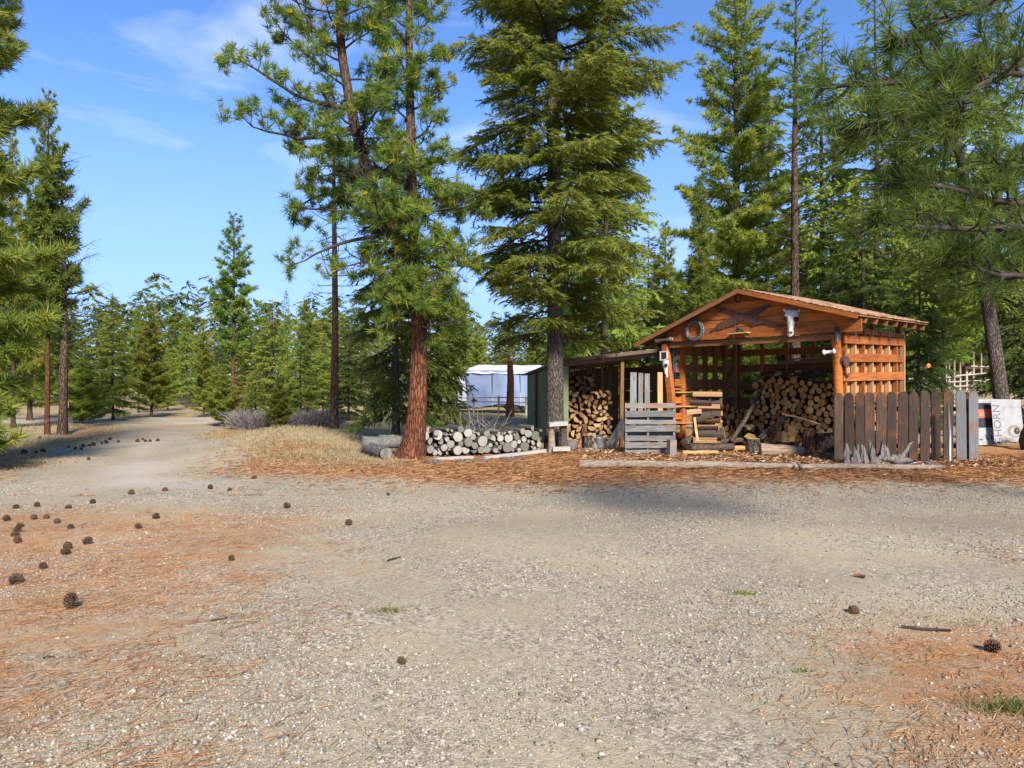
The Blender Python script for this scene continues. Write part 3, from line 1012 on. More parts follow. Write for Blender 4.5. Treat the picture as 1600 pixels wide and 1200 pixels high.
wood_tree('firC', 291, 52, 482, "distant bluish spire fir above the end of the road", 0.75)
wood_tree('pineB', 262, 46, 545, "low pine right of the bright broad pine", 1.3)
wood_tree('pineB', 318, 37, 500, "medium pine at the right side of the far bend", 1.0)
wood_tree('pineC', 365, 36, 338, "tall slender pine rising above the left wood against the sky", 0.95)
wood_tree('firB', 340, 44, 520, "dark fir behind the tall slender pine", 1.25)
wood_tree('firA', 425, 34, 470, "full green fir right of the tall slender pine", 1.2)
wood_tree('firA', 392, 38, 520, "green fir between the slender pine and the full fir", 1.1)
wood_tree('firA', 470, 30.5, 500, "light green fir left of the thin bare-trunked pine", 1.1)
wood_tree('pineC', 478, 44, 470, "thin topped pine behind the light green fir", 0.8)
wood_tree('firC', 447, 42, 455, "sparse spire behind the full green fir", 0.6)
wood_tree('young', 347, 28.5, 572, "small young pine by the right edge of the road", 1.2)
wood_tree('youngfir', 400, 27.5, 582, "small young fir in the dry grass near the grey bush", 1.1)
wood_tree('young', 436, 26, 596, "smallest young pine between the two grey bushes", 1.15)
wood_tree('firB', 545, 33, 500, "dark fir behind the thin bare-trunked pine", 1.2)
wood_tree('firA', 505, 36, 520, "green fir half hidden behind the thin bare trunk", 1.2)

# thin bare-trunked pine
thin = conifer('pine', 63, 10.4, 3.8, 1.15, .125, 60, 'pine', M['pine'], M['bark_brown'], step=.40, size=.20, tris=14, width=.07, tone=.30, colw=.4, bare=26, up0=-.25)
plant_tree("pine_tree", "thin pine with long bare trunk standing in the dry grass", thin, ground_at(522, 23.0), 0.7)
# dark fir behind the leaning ponderosa
darkfir = conifer('fir', 64, 7.6, 0.8, 1.75, .10, 92, 'fir', M['dark_fir'], M['bark_grey'], step=.16, size=.34, tris=14, width=.06, droop=.5, sides=10, tone=.6)
plant_tree("fir_tree", "dark green drooping fir right behind the leaning red pine", darkfir, ground_at(617, 19.3), 0.2)
darkfir2 = conifer('fir', 65, 5.0, 0.7, 1.05, .075, 76, 'fir', M['dark_fir'], M['bark_grey'], step=.19, size=.32, tris=14, width=.06, droop=.4, sides=10, tone=.65)
plant_tree("fir_tree", "smaller dark fir behind the right side of the leaning pine", darkfir2, ground_at(684, 20.5), 1.4)

# behind the trailer
for px, d, tp, w, pr, lb in ((700, 47, 520, 1.3, 'firA', "green fir left behind the covered trailer"), (745, 50, 505, 1.2, 'pineB', "pine behind the left end of the covered trailer"),
                             (790, 52, 520, 1.3, 'firA', "fir right behind the middle of the covered trailer"), (835, 49, 500, 1.2, 'pineB', "pine behind the right end of the covered trailer"),
                             (660, 45, 540, 1.4, 'firB', "dark fir seen between the leaning pine and the trailer"), (720, 60, 470, 1.0, 'pineA', "thin pine rising far behind the trailer"),
                             (880, 47, 500, 1.2, 'firA', "fir seen above the lean-to roof behind the large fir")):
    wood_tree(pr, px, d, tp, lb, w)
# behind the sheds
wood_tree('firC', 946, 23.5, -60, "tall fir with reddish trunk behind the lean-to roof", 0.85)
wood_tree('firC', 922, 26.0, -20, "tall dark-trunked fir just left of the reddish one behind the lean-to", 0.8)
wood_tree('firA', 1012, 29, 372, "short pointed fir in the gap left of the shed roof", 1.15)
wood_tree('firA', 975, 34, 440, "low fir behind the lean-to roof", 1.3)
slim = conifer('pine', 69, 8.6, 0.6, 1.35, .09, 110, 'pine', M['young'], M['bark_brown'], step=.2, size=.22, tris=16, width=.06, tone=.35, colw=.9, up0=.3)
plant_tree("pine_tree", "slim light green pine left of the tall pine behind the shed", slim, ground_at(1093, 25.5), .5)
tallp = conifer('pine', 70, 17.5, 2.0, 2.9, .19, 165, 'pine', M['young'], M['bark_brown'], step=.27, size=.24, tris=16, width=.065, tone=.55, colw=.35, up0=.0)
plant_tree("pine_tree", "tall dense pine rising behind the shed gable", tallp, ground_at(1150, 27.5), .5)
wood_tree('firA', 1120, 33, 330, "fir behind the slim light pine at the shed", 1.2)
pole = conifer('pine', 66, 15.0, 4.5, 1.9, .165, 64, 'pine', M['pine'], M['bark_brown'], step=.45, size=.24, tris=14, width=.08, tone=.45, colw=.3, bare=30, up0=-.1)
plant_tree("pine_tree", "tall pine with bare straight trunk rising behind the shed roof", pole, ground_at(1243, 24.5), 0.3)
wood_tree('firB', 1200, 31, 400, "dark fir behind the middle of the shed roof", 1.3)
wood_tree('firA', 1300, 30, 180, "green fir right of the tall bare-trunked pine", 0.95)
wood_tree('firB', 1350, 27, 300, "dark fir behind the right eave of the shed", 1.2)
wood_tree('firC', 1395, 33, 120, "tall fir in the wood right of the shed", 0.9)
wood_tree('firB', 1436, 23.5, 330, "dark low-branched fir just right of the shed", 0.85)
wood_tree('firC', 1475, 36, 200, "light fir behind the dark low-branched fir", 0.9)
wood_tree('firC', 1548, 52, 400, "fir behind the pale corral rails", 1.0)
wood_tree('firB', 1610, 24, 260, "dark fir at the right edge behind the white signs", 1.0)
leaner = conifer('fir', 67, 13.5, 4.2, 2.5, .20, 80, 'fir', M['fir'], M['bark_grey'], step=.2, size=.38, tris=12, width=.065, droop=.3, sides=14, tone=.42, lean=(-2.6, 0))
plant_tree("fir_tree", "leaning dark-trunked fir behind the white signs at the right", leaner, ground_at(1574, 20.6), 0.0)
for px, d, tp, w, pr, lb in ((1285, 33, 40, .85, 'firC', "tall fir just right of the tall bare-trunked pine"), (1368, 29, -30, .85, 'firC', "tall fir behind the near boughs above the shed's right eave"), (1455, 34, 0, .9, 'firC', "tall light fir behind the near boughs at the upper right"), (1560, 31, -20, .8, 'firC', "tall fir behind the leaning trunk at the right"), (1200, 36, 120, .9, 'firA', "tall fir filling the gap between the two tall pines behind the shed"), (1040, 38, 350, 1.0, 'pineB', "medium pine in the gap left of the slim light pine"), (1180, 42, 430, 1.4, 'firA', "fir seen through the gaps of the shed's back wall, left"), (1255, 44, 440, 1.4, 'pineB', "pine seen through the gaps of the shed's back wall"),
                             (1060, 42, 430, 1.3, 'pineB', "pine low behind the left end of the shed roof"), (1420, 46, 300, 1.1, 'pineB', "far pine behind the shed's right wall"),
                             (1510, 58, 400, 1.0, 'firC', "far fir behind the corral shelter"), (1600, 50, 350, 1.0, 'pineA', "far pine at the right edge beyond the corral"), (1330, 48, 350, 1.2, 'firA', "far fir above the right end of the shed roof")):
    wood_tree(pr, px, d, tp, lb, w)

# rust-coloured dead sapling
dead = conifer('fir', 68, 1.75, 0.2, .32, .03, 24, 'fir', M['rust_needles'], M['bark_brown'], step=.16, size=.22, tris=10, width=.07, tone=.5)
plant_tree("dead_sapling", "small rusty red dead fir behind the grey bush", dead, ground_at(371, 29.5))


# the far wood that closes the view: one mass
def far_wood():
    rng = np.random.default_rng(77)
    Pp, D, S, T = [], [], [], []
    for _ in range(420):
        y = 54 + 45 * rng.random()
        x = (rng.random() * 2.0 - 1.0) * 0.86 * y
        H = 6.5 + 4.5 * rng.random() + (2.0 if x > 0.1 * y else 0)
        z0 = g(x, y); R = 1.6 + 0.8 * rng.random()
        n = 95
        t = rng.random(n) ** 0.8
        a = rng.random(n) * 6.28
        r = R * (1 - t) * (0.4 + 0.6 * rng.random(n))
        Pp.append(np.stack([x + r * np.cos(a), y + r * np.sin(a), z0 + 0.25 + t * H], 1))
        D.append(np.stack([np.cos(a), np.sin(a), np.full(n, -0.25)], 1))
        S.append(0.95 * (0.7 + 0.5 * rng.random(n))); T.append(0.45 + 0.2 * rng.normal() + 0.12 * rng.normal(size=n))
    me = scatter_leaves("far_wood", [spray(rng, 10, .10) for _ in range(5)], np.concatenate(Pp), np.concatenate(D), np.concatenate(S), np.concatenate(T), M['fir'], rng, True)
    tag(link("far_wood", me), "distant mass of dark conifers closing the view", "wood", kind="stuff")


far_wood()


# ---- the near pine whose boughs hang in from the right
def near_pine():
    rng = np.random.default_rng(88)
    base = Vector((8.8, 6.6, 0)); base.z = g(base.x, base.y)
    root = empty("pine_tree", base)
    tag(root, "near pine whose long-needled boughs hang into view from the upper right", "tree")
    link("trunk", trunk_mesh("trunk", [(0, 0, -.05), (.02, 0, 1.5), (-.02, .02, 3.2), (0, 0, 5), (.03, 0, 7), (0, 0, 9)], [.24, .2, .17, .13, .08, .02], M['bark_red'], 16, rng, 1.3), root)
    tb = Tubes(); Pp, D, S, T = [], [], [], []

    def tufts(p, d, n, s=1.0):
        for _ in range(n):
            Pp.append(p + rng.normal(size=3) * 0.03); D.append(unit(d) + np.array([0, 0, 0.1]) + rng.normal(size=3) * 0.30)
            S.append((0.15 + 0.10 * rng.random()) * s); T.append(0.20 + 0.2 * rng.normal())

    def bough(pix, r=0.03, clump=1.0):
        """Bough through (px, py, depth) points, thick end first."""
        k = np.array([list(at(*q) - base) for q in pix])
        t = np.linspace(0, 1, len(k)); tt = np.linspace(0, 1, 14)
        pts = np.stack([np.interp(tt, t, k[:, c]) for c in range(3)], 1)
        pts[1:-1] = .25 * pts[:-2] + .5 * pts[1:-1] + .25 * pts[2:]
        pts[1:-1] += rng.normal(size=(12, 3)) * 0.012
        tb.add(pts, r * 1.35, 0.012, 7)
        L = np.linalg.norm(np.diff(pts, axis=0), axis=1).sum()
        m = int(L * 4.2 * clump)
        for i in range(m):
            s = 0.42 + 0.58 * (i + rng.random()) / m
            q = np.array([np.interp(s, tt, pts[:, c]) for c in range(3)])
            bd = unit(pts[min(13, int(s * 13) + 1)] - pts[min(12, int(s * 13))])
            dd = unit(bd * 0.9 + unit(np.cross(bd, rng.normal(size=3))) * 0.7 + np.array([0, 0, -0.12]))
            l = 0.18 + 0.40 * rng.random() * (1.2 - s)
            sub = curve(q, dd, l, 5, rng, 0.16, (0, 0, 0.35))
            tb.add(sub, 0.014, 0.006, 4)
            tufts(sub[-1], sub[-1] - sub[-2], 2); tufts(sub[3], sub[3] - sub[2], 1)
            if l > 0.35:
                sb = curve(sub[2], dd + rng.normal(size=3) * 0.6, l * 0.6, 4, rng, 0.2, (0, 0, 0.4))
                tb.add(sb, 0.007, 0.004, 3); tufts(sb[-1], sb[-1] - sb[-2], 2)
        tufts(pts[-1], pts[-1] - pts[-2], 6, 1.1)
    t0 = (1868, 6.9)
    bough([(2333, 10, 6.6), (1700, 50, 6.3), (1600, 78, 6.0), (1500, 108, 5.8), (1380, 130, 5.6), (1285, 138, 5.5)], .035, 1.0)
    bough([(2333, 40, 6.6), (1700, 80, 6.2), (1590, 98, 5.8), (1480, 130, 5.5), (1400, 190, 5.3), (1335, 205, 5.2)], .034, 1.0)
    bough([(2333, 130, 6.6), (1700, 140, 6.0), (1590, 110, 5.5), (1530, 130, 5.2), (1490, 195, 5.0)], .03, 1.0)
    bough([(2333, 330, 6.6), (1700, 330, 6.2), (1600, 322, 5.9), (1500, 300, 5.7), (1420, 285, 5.6)], .028, .9)
    bough([(2333, 370, 6.6), (1700, 368, 6.1), (1600, 352, 5.8), (1470, 360, 5.5), (1370, 345, 5.3)], .03, .8)
    bough([(2333, 440, 6.6), (1720, 440, 6.3), (1620, 435, 6.0), (1540, 425, 5.8), (1490, 410, 5.7)], .024, .8)
    bough([(2333, 230, 6.6), (1720, 235, 6.4), (1640, 250, 6.1), (1575, 262, 5.9)], .024, .9)
    bough([(2333, -60, 6.6), (1700, -40, 6.3), (1580, -10, 6.0), (1470, 30, 5.8), (1400, 62, 5.7)], .032, 1.0)
    bough([(2333, -170, 6.6), (1740, -150, 6.4), (1640, -120, 6.2), (1560, -60, 6.0)], .03, .8)
    for _ in range(4):          # the rest of the crown, outside the frame
        z = 3.6 + 4.6 * rng.random(); a = rng.random() * 4.4 - 1.9
        L = 1.4 * (1 - (z - 3.5) / 6.5) + 0.4
        p = at(1868, 400, 6.9) - base; e = np.array([0, 0, z])
        tip_ = e + np.array([math.cos(a), math.sin(a), 0.15]) * L
        pts = np.stack([e, (e + tip_) / 2 + np.array([0, 0, .05]), tip_])
        tb.add(pts, 0.03, 0.01, 5)
        for q in range(4):
            tufts(pts[1] + (pts[2] - pts[1]) * q / 6 + rng.normal(size=3) * 0.12, pts[2] - pts[0], 3)
    link("branches", tb.mesh("branches", M['branch']), root)
    link("crown", scatter_leaves("crown", [pompom(rng, 30, 0.95, 0.017) for _ in range(10)], Pp, D, S, T, M['pine'], rng), root)


near_pine()


# ---- grey leafless bushes
def bush(px, d, w, h, label):
    rng = np.random.default_rng(int(px))
    p = ground_at(px, d)
    tb = Tubes()
    for _ in range(230):
        a = rng.random() * 6.28; r = math.sqrt(rng.random()) * 0.45
        s0 = np.array([math.cos(a) * r * w * .7, math.sin(a) * r * .6, -0.03])
        dd = np.array([math.cos(a) * r * 1.6 * w, math.sin(a) * r, 1.0]) + rng.normal(size=3) * 0.15
        st = curve(s0, dd, h * (0.6 + 0.5 * rng.random()), 5, rng, 0.13)
        tb.add(st, 0.012, 0.006, 3)
        for _ in range(4):
            k = rng.integers(1, 5)
            tb.add(curve(st[k], dd + rng.normal(size=3) * 0.5, h * 0.4 * rng.random() + 0.1, 3, rng, 0.2), 0.008, 0.005, 3)
    t = empty("bush", p)
    tag(t, label, "bush", "grey leafless bushes in the dry grass")
    link("twigs", tb.mesh("twigs", M['twig_grey']), t)


bush(392, 26.5, 1.5, 0.80, "rounded purple-grey leafless bush by the road verge")
bush(492, 28.0, 2.0, 0.75, "wide pale grey leafless bush left of the thin bare trunk")

# ------------------------------------------------------------------ wood shed with gable front
SHED = Vector((4.11, 18.9, 0.0)); SHED_RZ = -math.radians(50)
SHED_M = Matrix.Translation(SHED) @ Matrix.Rotation(SHED_RZ, 4, 'Z')
SHED_I = SHED_M.inverted()
SW, SD = 4.32, 3.05          # width, depth


def shed_hit(px, py, axis, value):
    """Local shed coordinates where a photograph pixel meets the plane axis = value."""
    o = SHED_I @ Vector((0, 0, EYE))
    d = SHED_I.to_3x3() @ Vector(((px - 800) / F, 1, (HORIZON - py) / F))
    k = (value - o[axis]) / d[axis]
    return o + d * k


shed = empty("wood_shed", SHED, SHED_RZ)
tag(shed, "open-fronted reddish cedar wood shed with gable roof, stacked full of logs", "shed")
RIDGE_X, RIDGE_Z, SL, SR = 2.16, 3.84, 0.365, 0.285
XL, XR, YF, YB = -0.95, SW + 0.60, -0.34, SD + 0.06


def roof_z(x):
    return RIDGE_Z - (SL * (RIDGE_X - x) if x < RIDGE_X else SR * (x - RIDGE_X))


# gable boards, each clipped by the two rakes
def gable():
    z = 2.70
    hs = [0.27, 0.20, 0.20, 0.19, 0.18, 0.16]
    for k, h in enumerate(hs):
        z0, z1 = z + 0.012, z + h
        z = z1
        def xl(zz): return max(-0.12, RIDGE_X - (RIDGE_Z - 0.06 - zz) / SL)
        def xr(zz): return min(SW + 0.56, RIDGE_X + (RIDGE_Z - 0.06 - zz) / SR)
        if xr(z0) - xl(z0) < 0.1: break
        if z1 > RIDGE_Z - 0.07:
            poly = [(xl(z0), z0), (xr(z0), z0), (RIDGE_X, RIDGE_Z - 0.06)]
        else:
            poly = [(xl(z0), z0), (xr(z0), z0), (xr(z1), z1), (xl(z1), z1)]
        dy = (0.010 if k % 2 else -0.010) + random.uniform(-0.004, 0.004)
        MB().prism(poly, -0.09 + dy, -0.055 + dy).build("gable_board", M['cedar'], shed)


gable()
board("header_beam", (-0.05, 0.03, 2.63), (SW + 0.05, 0.03, 2.63), 0.14, 0.13, M['cedar_dark'], shed)
# corner posts
MB().bar((-0.02, -0.01, 1.3), (-0.20, -0.02, 2.66), 0.15, 0.14, up=(0, 1, 0), seg=3, jit=.004).build("post", M['cedar'], shed)
MB().bar((0.0, -0.01, 0), (-0.02, -0.01, 1.32), 0.16, 0.15, up=(0, 1, 0), seg=3, jit=.004).build("post", M['cedar'], shed)
MB().tube([(SW + .10, 0.0, -.05), (SW + .06, -.01, .9), (SW + .02, 0, 1.7), (SW - .02, 0, 2.66)], [.11, .10, .095, .09], 10, jit=.05).build("post", M['cedar'], shed)
for x, y in ((0.0, SD), (SW, SD)):
    board("post", (x, y, 0), (x, y, roof_z(x) - 0.16), 0.12, 0.12, M['cedar_dark'], shed, face=(0, 1, 0))
# left wall: studs seen from inside, boards outside with gaps
for y in (0.42, 0.95, 1.4, 1.85, 2.3, 2.8):
    board("stud", (0.02, y, 0), (0.02, y, 2.78), 0.11 if y > .5 else .13, 0.09, M['cedar'] if y < .5 else M['cedar_dark'], shed, face=(1, 0, 0))
for z0, z1 in ((2.38, 2.64), (1.94, 2.14), (1.48, 1.76), (1.02, 1.28), (0.56, 0.84), (0.10, 0.38)):
    board("wall_board", (-0.05, 0.12, (z0 + z1) / 2), (-0.05, SD + .05, (z0 + z1) / 2), z1 - z0, 0.028, M['cedar_dark'], shed, face=(1, 0, 0))
# little shelves between the first two posts of the left wall
for z in (0.12, 0.62, 1.05, 1.42):
    board("shelf", (-0.02, 0.05, z), (0.03, 0.85, z), 0.24, 0.03, M['cedar_pale'], shed, face=(0, 0, 1))
for z in (0.30, 0.80, 1.22, 1.66):
    board("cross_piece", (0.02, 0.07, z), (0.02, 0.37, z), 0.16, 0.03, M['cedar'], shed, face=(1, 0, 0))
# back wall
for z0, z1 in ((2.42, 2.60), (1.98, 2.18), (1.45, 1.70), (0.98, 1.24), (0.52, 0.78), (0.08, 0.34)):
    board("wall_board", (-0.05, SD + .06, (z0 + z1) / 2), (SW + .05, SD + .06, (z0 + z1) / 2), z1 - z0, 0.028, M['cedar_dark'], shed, face=(0, 1, 0))
for x in (0.72, 1.45, 2.2, 2.95, 3.7):
    board("stud", (x, SD, 0), (x, SD, roof_z(x) - 0.15), 0.09, 0.09, M['cedar_dark'], shed, face=(0, 1, 0))
# right wall: outer boards, studs and inner boards behind the gaps
for z0, z1, dz in ((2.49, 2.66, .05), (2.10, 2.28, .05), (1.68, 1.86, .06), (1.22, 1.42, .03), (0.78, 0.98, 0), (0.34, 0.54, 0), (0.05, 0.2, 0)):
    board("wall_board", (SW + .085, 0.10, (z0 + z1) / 2), (SW + .085, SD + .06, (z0 + z1) / 2 + dz), z1 - z0, 0.032, M['cedar'], shed, face=(1, 0, 0))
for k in range(8):
    y = 0.28 + k * 0.42
    board("stud", (SW + .02, y, 0), (SW + .02, y, 2.82), 0.06, 0.10, M['cedar_pale'] if k % 2 else M['cedar'], shed, face=(1, 0, 0))
for z0, z1 in ((2.70, 2.86), (2.27, 2.46), (1.86, 2.08), (1.44, 1.66), (1.0, 1.20), (.55, .76)):
    board("inner_board", (SW - .06, 0.08, (z0 + z1) / 2), (SW - .06, SD, (z0 + z1) / 2), z1 - z0, 0.026, M['cedar_pale'], shed, face=(1, 0, 0))
# wall plates, rafters
for x in (0.0, SW):
    board("wall_plate", (x, 0.12, 2.78), (x, SD, 2.78), 0.09, 0.09, M['cedar_dark'], shed)
for k in range(7):
    y = 0.12 + k * (SD - 0.1) / 6
    board("rafter", (RIDGE_X, y, RIDGE_Z - .13), (XR - .04, y, roof_z(XR - .04) - .13), 0.045, 0.10, M['cedar_dark'], shed)
    board("rafter", (RIDGE_X, y, RIDGE_Z - .13), (XL + .04, y, roof_z(XL + .04) - .13), 0.045, 0.10, M['cedar_dark'], shed)
board("ridge_beam", (RIDGE_X, -.05, RIDGE_Z - .20), (RIDGE_X, SD + .1, RIDGE_Z - .20), 0.05, 0.14, M['cedar_dark'], shed)


# roof: deck and shingle courses
def shingle_mat():
    m, nt, b = new_mat("brown_shingle")
    vec = coords(nt)
    f = noise(nt, vec, 7.0, 5, .7)
    at_ = nt.nodes.new("ShaderNodeAttribute"); at_.attribute_name = "tone"
    s = math_(nt, 'ADD', math_(nt, 'MULTIPLY', f, .6), math_(nt, 'MULTIPLY', at_.outputs["Fac"], .5))
    r = ramp(nt, [(0.25, (0.12, 0.062, 0.036)), (0.5, (0.24, 0.135, 0.08)), (0.8, (0.36, 0.23, 0.145))])
    nt.links.new(s, r.inputs["Fac"]); nt.links.new(r.outputs["Color"], b.inputs["Base Color"])
    b.inputs["Roughness"].default_value = 0.95; b.inputs["Specular IOR Level"].default_value = .15
    return m


M['shingle'] = shingle_mat()


def roof_side(sign):
    x_end = XR if sign > 0 else XL
    L = abs(x_end - RIDGE_X)
    z_end = roof_z(x_end)
    th = 0.045
    p = [(RIDGE_X, RIDGE_Z), (x_end, z_end), (x_end, z_end - th), (RIDGE_X, RIDGE_Z - th)]
    MB().prism(p if sign > 0 else p[::-1], YF, YB).build("roof_deck", M['cedar_dark'], shed)
    # shingles: overlapping courses of tabs with slightly uneven butts
    v, f, t = [], [], []
    n = 20; sl = (z_end - RIDGE_Z) / L
    for k in range(n):
        s0 = L * k / n - 0.03; s1 = L * (k + 1) / n + (0.03 if k == n - 1 else 0.0)
        y = YF - 0.03 - random.random() * 0.25
        while y < YB + 0.03:
            w = 0.26 + 0.08 * random.random()
            ya, yb = max(y, YF - .03) + .004, min(y + w, YB + .03) - .004
            y += w
            if yb - ya < .03: continue
            e = s1 + random.uniform(-.012, .012)
            b = len(v)
            for s, dz in ((s0, .004), (e, .022)):
                for yy in (ya, yb):
                    v.append((RIDGE_X + sign * s, yy, RIDGE_Z + sl * s + dz))
            for yy in (ya, yb): v.append((RIDGE_X + sign * e, yy, RIDGE_Z + sl * e + .003))
            f += [(b, b + 1, b + 3, b + 2), (b + 2, b + 3, b + 5, b + 4)]
            t += [random.random()] * 6
    me = np_mesh("shingles", np.array(v), np.array(f), False, {"tone": np.array(t)})
    me.materials.append(M['shingle'])
    tag(link("shingles", me, shed), kind="stuff")


roof_side(1); roof_side(-1)
for sign, xe in ((1, XR), (-1, XL)):
    board("rake_board", (RIDGE_X, YF - .02, RIDGE_Z - .055), (xe, YF - .02, roof_z(xe) - .055), 0.10, 0.03, M['cedar'] if sign > 0 else M['cedar_dark'], shed, face=(0, 1, 0))


def on_shed(o):
    """Place a thing that hangs on the shed: its local frame is the shed's."""
    o.matrix_world = SHED_M @ o.matrix_world
    return o


# ------------------------------------------------------------------ lean-to beside the shed
LT = Vector((1.32, 19.0, 0.0)); LT_RZ = math.radians(13)
leanto = empty("lean_to", LT, LT_RZ)
tag(leanto, "low lean-to with green metal side wall and dark open front, left of the shed", "shed")
LW, LD = 2.95, 3.7
def lz(x, y): return 2.22 + 0.115 * x - 0.085 * y
M['green_metal'] = plain_mat('green_painted_metal', (0.12, 0.155, 0.075), (0.17, 0.205, 0.10), 2.2, 0.6, 0.1)
M['roof_metal'] = plain_mat('old_roofing', (0.16, 0.13, 0.10), (0.28, 0.24, 0.20), 5.0, 0.8, 0.3)
for k, (y0, y1) in enumerate(((-0.02, 1.25), (1.27, 2.5), (2.52, LD))):
    v = []
    n = 10
    for i in range(n + 1):
        y = y0 + (y1 - y0) * i / n
        dx = -0.02 - 0.012 * (i % 2)
        v += [(dx, y, 0.02), (dx, y, lz(0, y) - .03), (dx + .02, y, 0.02), (dx + .02, y, lz(0, y) - .03)]
    f = []
    for i in range(n):
        a = 4 * i
        f += [(a, a + 1, a + 5, a + 4), (a + 2, a + 6, a + 7, a + 3), (a + 1, a + 3, a + 7, a + 5)]
    MB().add(v, f).build("green_panel", M['green_metal'], leanto)
MB().tube([(-.07, 2.51, 0), (-.07, 2.50, 1.1), (-.06, 2.51, lz(0, 2.5) - .02)], .035, 8).build("seam_pole", M['old_board'], leanto)
MB().box((-.08, 2.51, .78), (.10, .16, .035)).build("strap", M['old_board'], leanto)
MB().box((0.055, -.035, lz(0.2, 0) / 2 - .02), (.15, .024, lz(0.2, 0) - .10)).build("green_panel", M['green_metal'], leanto)
# roof boards running front to back, uneven at the eave
x = -0.18
while x < LW + 0.05:
    w = random.uniform(.20, .28)
    e = random.uniform(-.30, -.20)
    xm = x + w / 2
    board("roof_board", (xm, e, lz(xm, e) + .015), (xm, LD + .1, lz(xm, LD) + .015), w - .006, 0.03, M['roof_metal'], leanto)
    x += w
board("front_beam", (-.06, -.05, lz(0, 0) - .08), (LW, -.05, lz(LW, 0) - .08), 0.07, 0.13, M['old_board'], leanto)
board("front_fascia", (-.20, -.27, lz(-.2, -.27) - .01), (LW + .05, -.27, lz(LW, -.27) - .01), 0.025, 0.09, M['old_board'], leanto)
board("post", (1.60, 0.02, 0), (1.62, 0.02, lz(1.6, 0) - .13), 0.09, 0.09, M['cedar_dark'], leanto, face=(0, 1, 0))
board("post", (2.92, 0.02, 0), (2.92, 0.02, lz(2.9, 0) - .13), 0.10, 0.10, M['cedar_dark'], leanto, face=(0, 1, 0))
for k in range(10):
    x = 0.15 + k * 0.295
    board("back_board", (x, LD, 0), (x, LD, lz(x, LD) - .02), 0.285, 0.025, M['old_board'], leanto, face=(0, 1, 0))
for k in range(6):
    z = 0.18 + k * 0.36
    board("side_board", (LW + .05, 0.1, z), (LW + .05, LD, z), 0.33, 0.025, M['old_board'], leanto, face=(1, 0, 0))
LT_M = Matrix.Translation(LT) @ Matrix.Rotation(LT_RZ, 4, 'Z')


# ------------------------------------------------------------------ firewood
def end_mat(name, c_dark, c_mid, c_light, rings=34.0):
    m, nt, b = new_mat(name)
    vec = coords(nt, (1, 0, 1))
    ln = nt.nodes.new("ShaderNodeVectorMath"); ln.operation = 'LENGTH'
    nt.links.new(vec, ln.inputs[0])
    nz = noise(nt, coords(nt), 9.0, 4, .6)
    oi = nt.nodes.new("ShaderNodeObjectInfo")
    s = math_(nt, 'SINE', math_(nt, 'ADD', math_(nt, 'MULTIPLY', ln.outputs["Value"], rings), math_(nt, 'MULTIPLY', nz, 3.0)))
    r = ramp(nt, [(0.2, c_dark), (0.5, c_mid), (0.8, c_light)])
    f = math_(nt, 'ADD', math_(nt, 'MULTIPLY', s, 0.10), math_(nt, 'ADD', math_(nt, 'MULTIPLY', nz, .6), math_(nt, 'MULTIPLY', math_(nt, 'SUBTRACT', oi.outputs["Random"], .3), .55)))
    nt.links.new(f, r.inputs["Fac"]); nt.links.new(r.outputs["Color"], b.inputs["Base Color"])
    b.inputs["Roughness"].default_value = .9; b.inputs["Specular IOR Level"].default_value = .15
    return m


M['end_grey'] = end_mat('grey_cut_end', (0.13, 0.115, 0.095), (0.28, 0.255, 0.215), (0.42, 0.39, 0.335))
M['end_gold'] = end_mat('golden_cut_end', (0.36, 0.17, 0.05), (0.60, 0.35, 0.125), (0.75, 0.50, 0.22))
M['end_split'] = end_mat('split_cut_end', (0.18, 0.09, 0.04), (0.34, 0.20, 0.10), (0.56, 0.38, 0.21))
M['log_bark'] = bark_mat('firewood_bark', (0.11, 0.08, 0.06), (0.21, 0.16, 0.12), (0.03, 0.022, 0.016), scale=(22, 7, 22), bump=.5)
M['log_bark_grey'] = bark_mat('grey_log_bark', (0.13, 0.115, 0.098), (0.24, 0.22, 0.195), (0.06, 0.052, 0.045), scale=(22, 7, 22), bump=.5)
M['slab_grey'] = grain_mat('grey_slab', [(0.25, (0.055, 0.05, 0.045)), (0.5, (0.13, 0.12, 0.108)), (0.78, (0.24, 0.225, 0.205))], scale=(2.0, 16, 16), bump=.9, vary=.2)


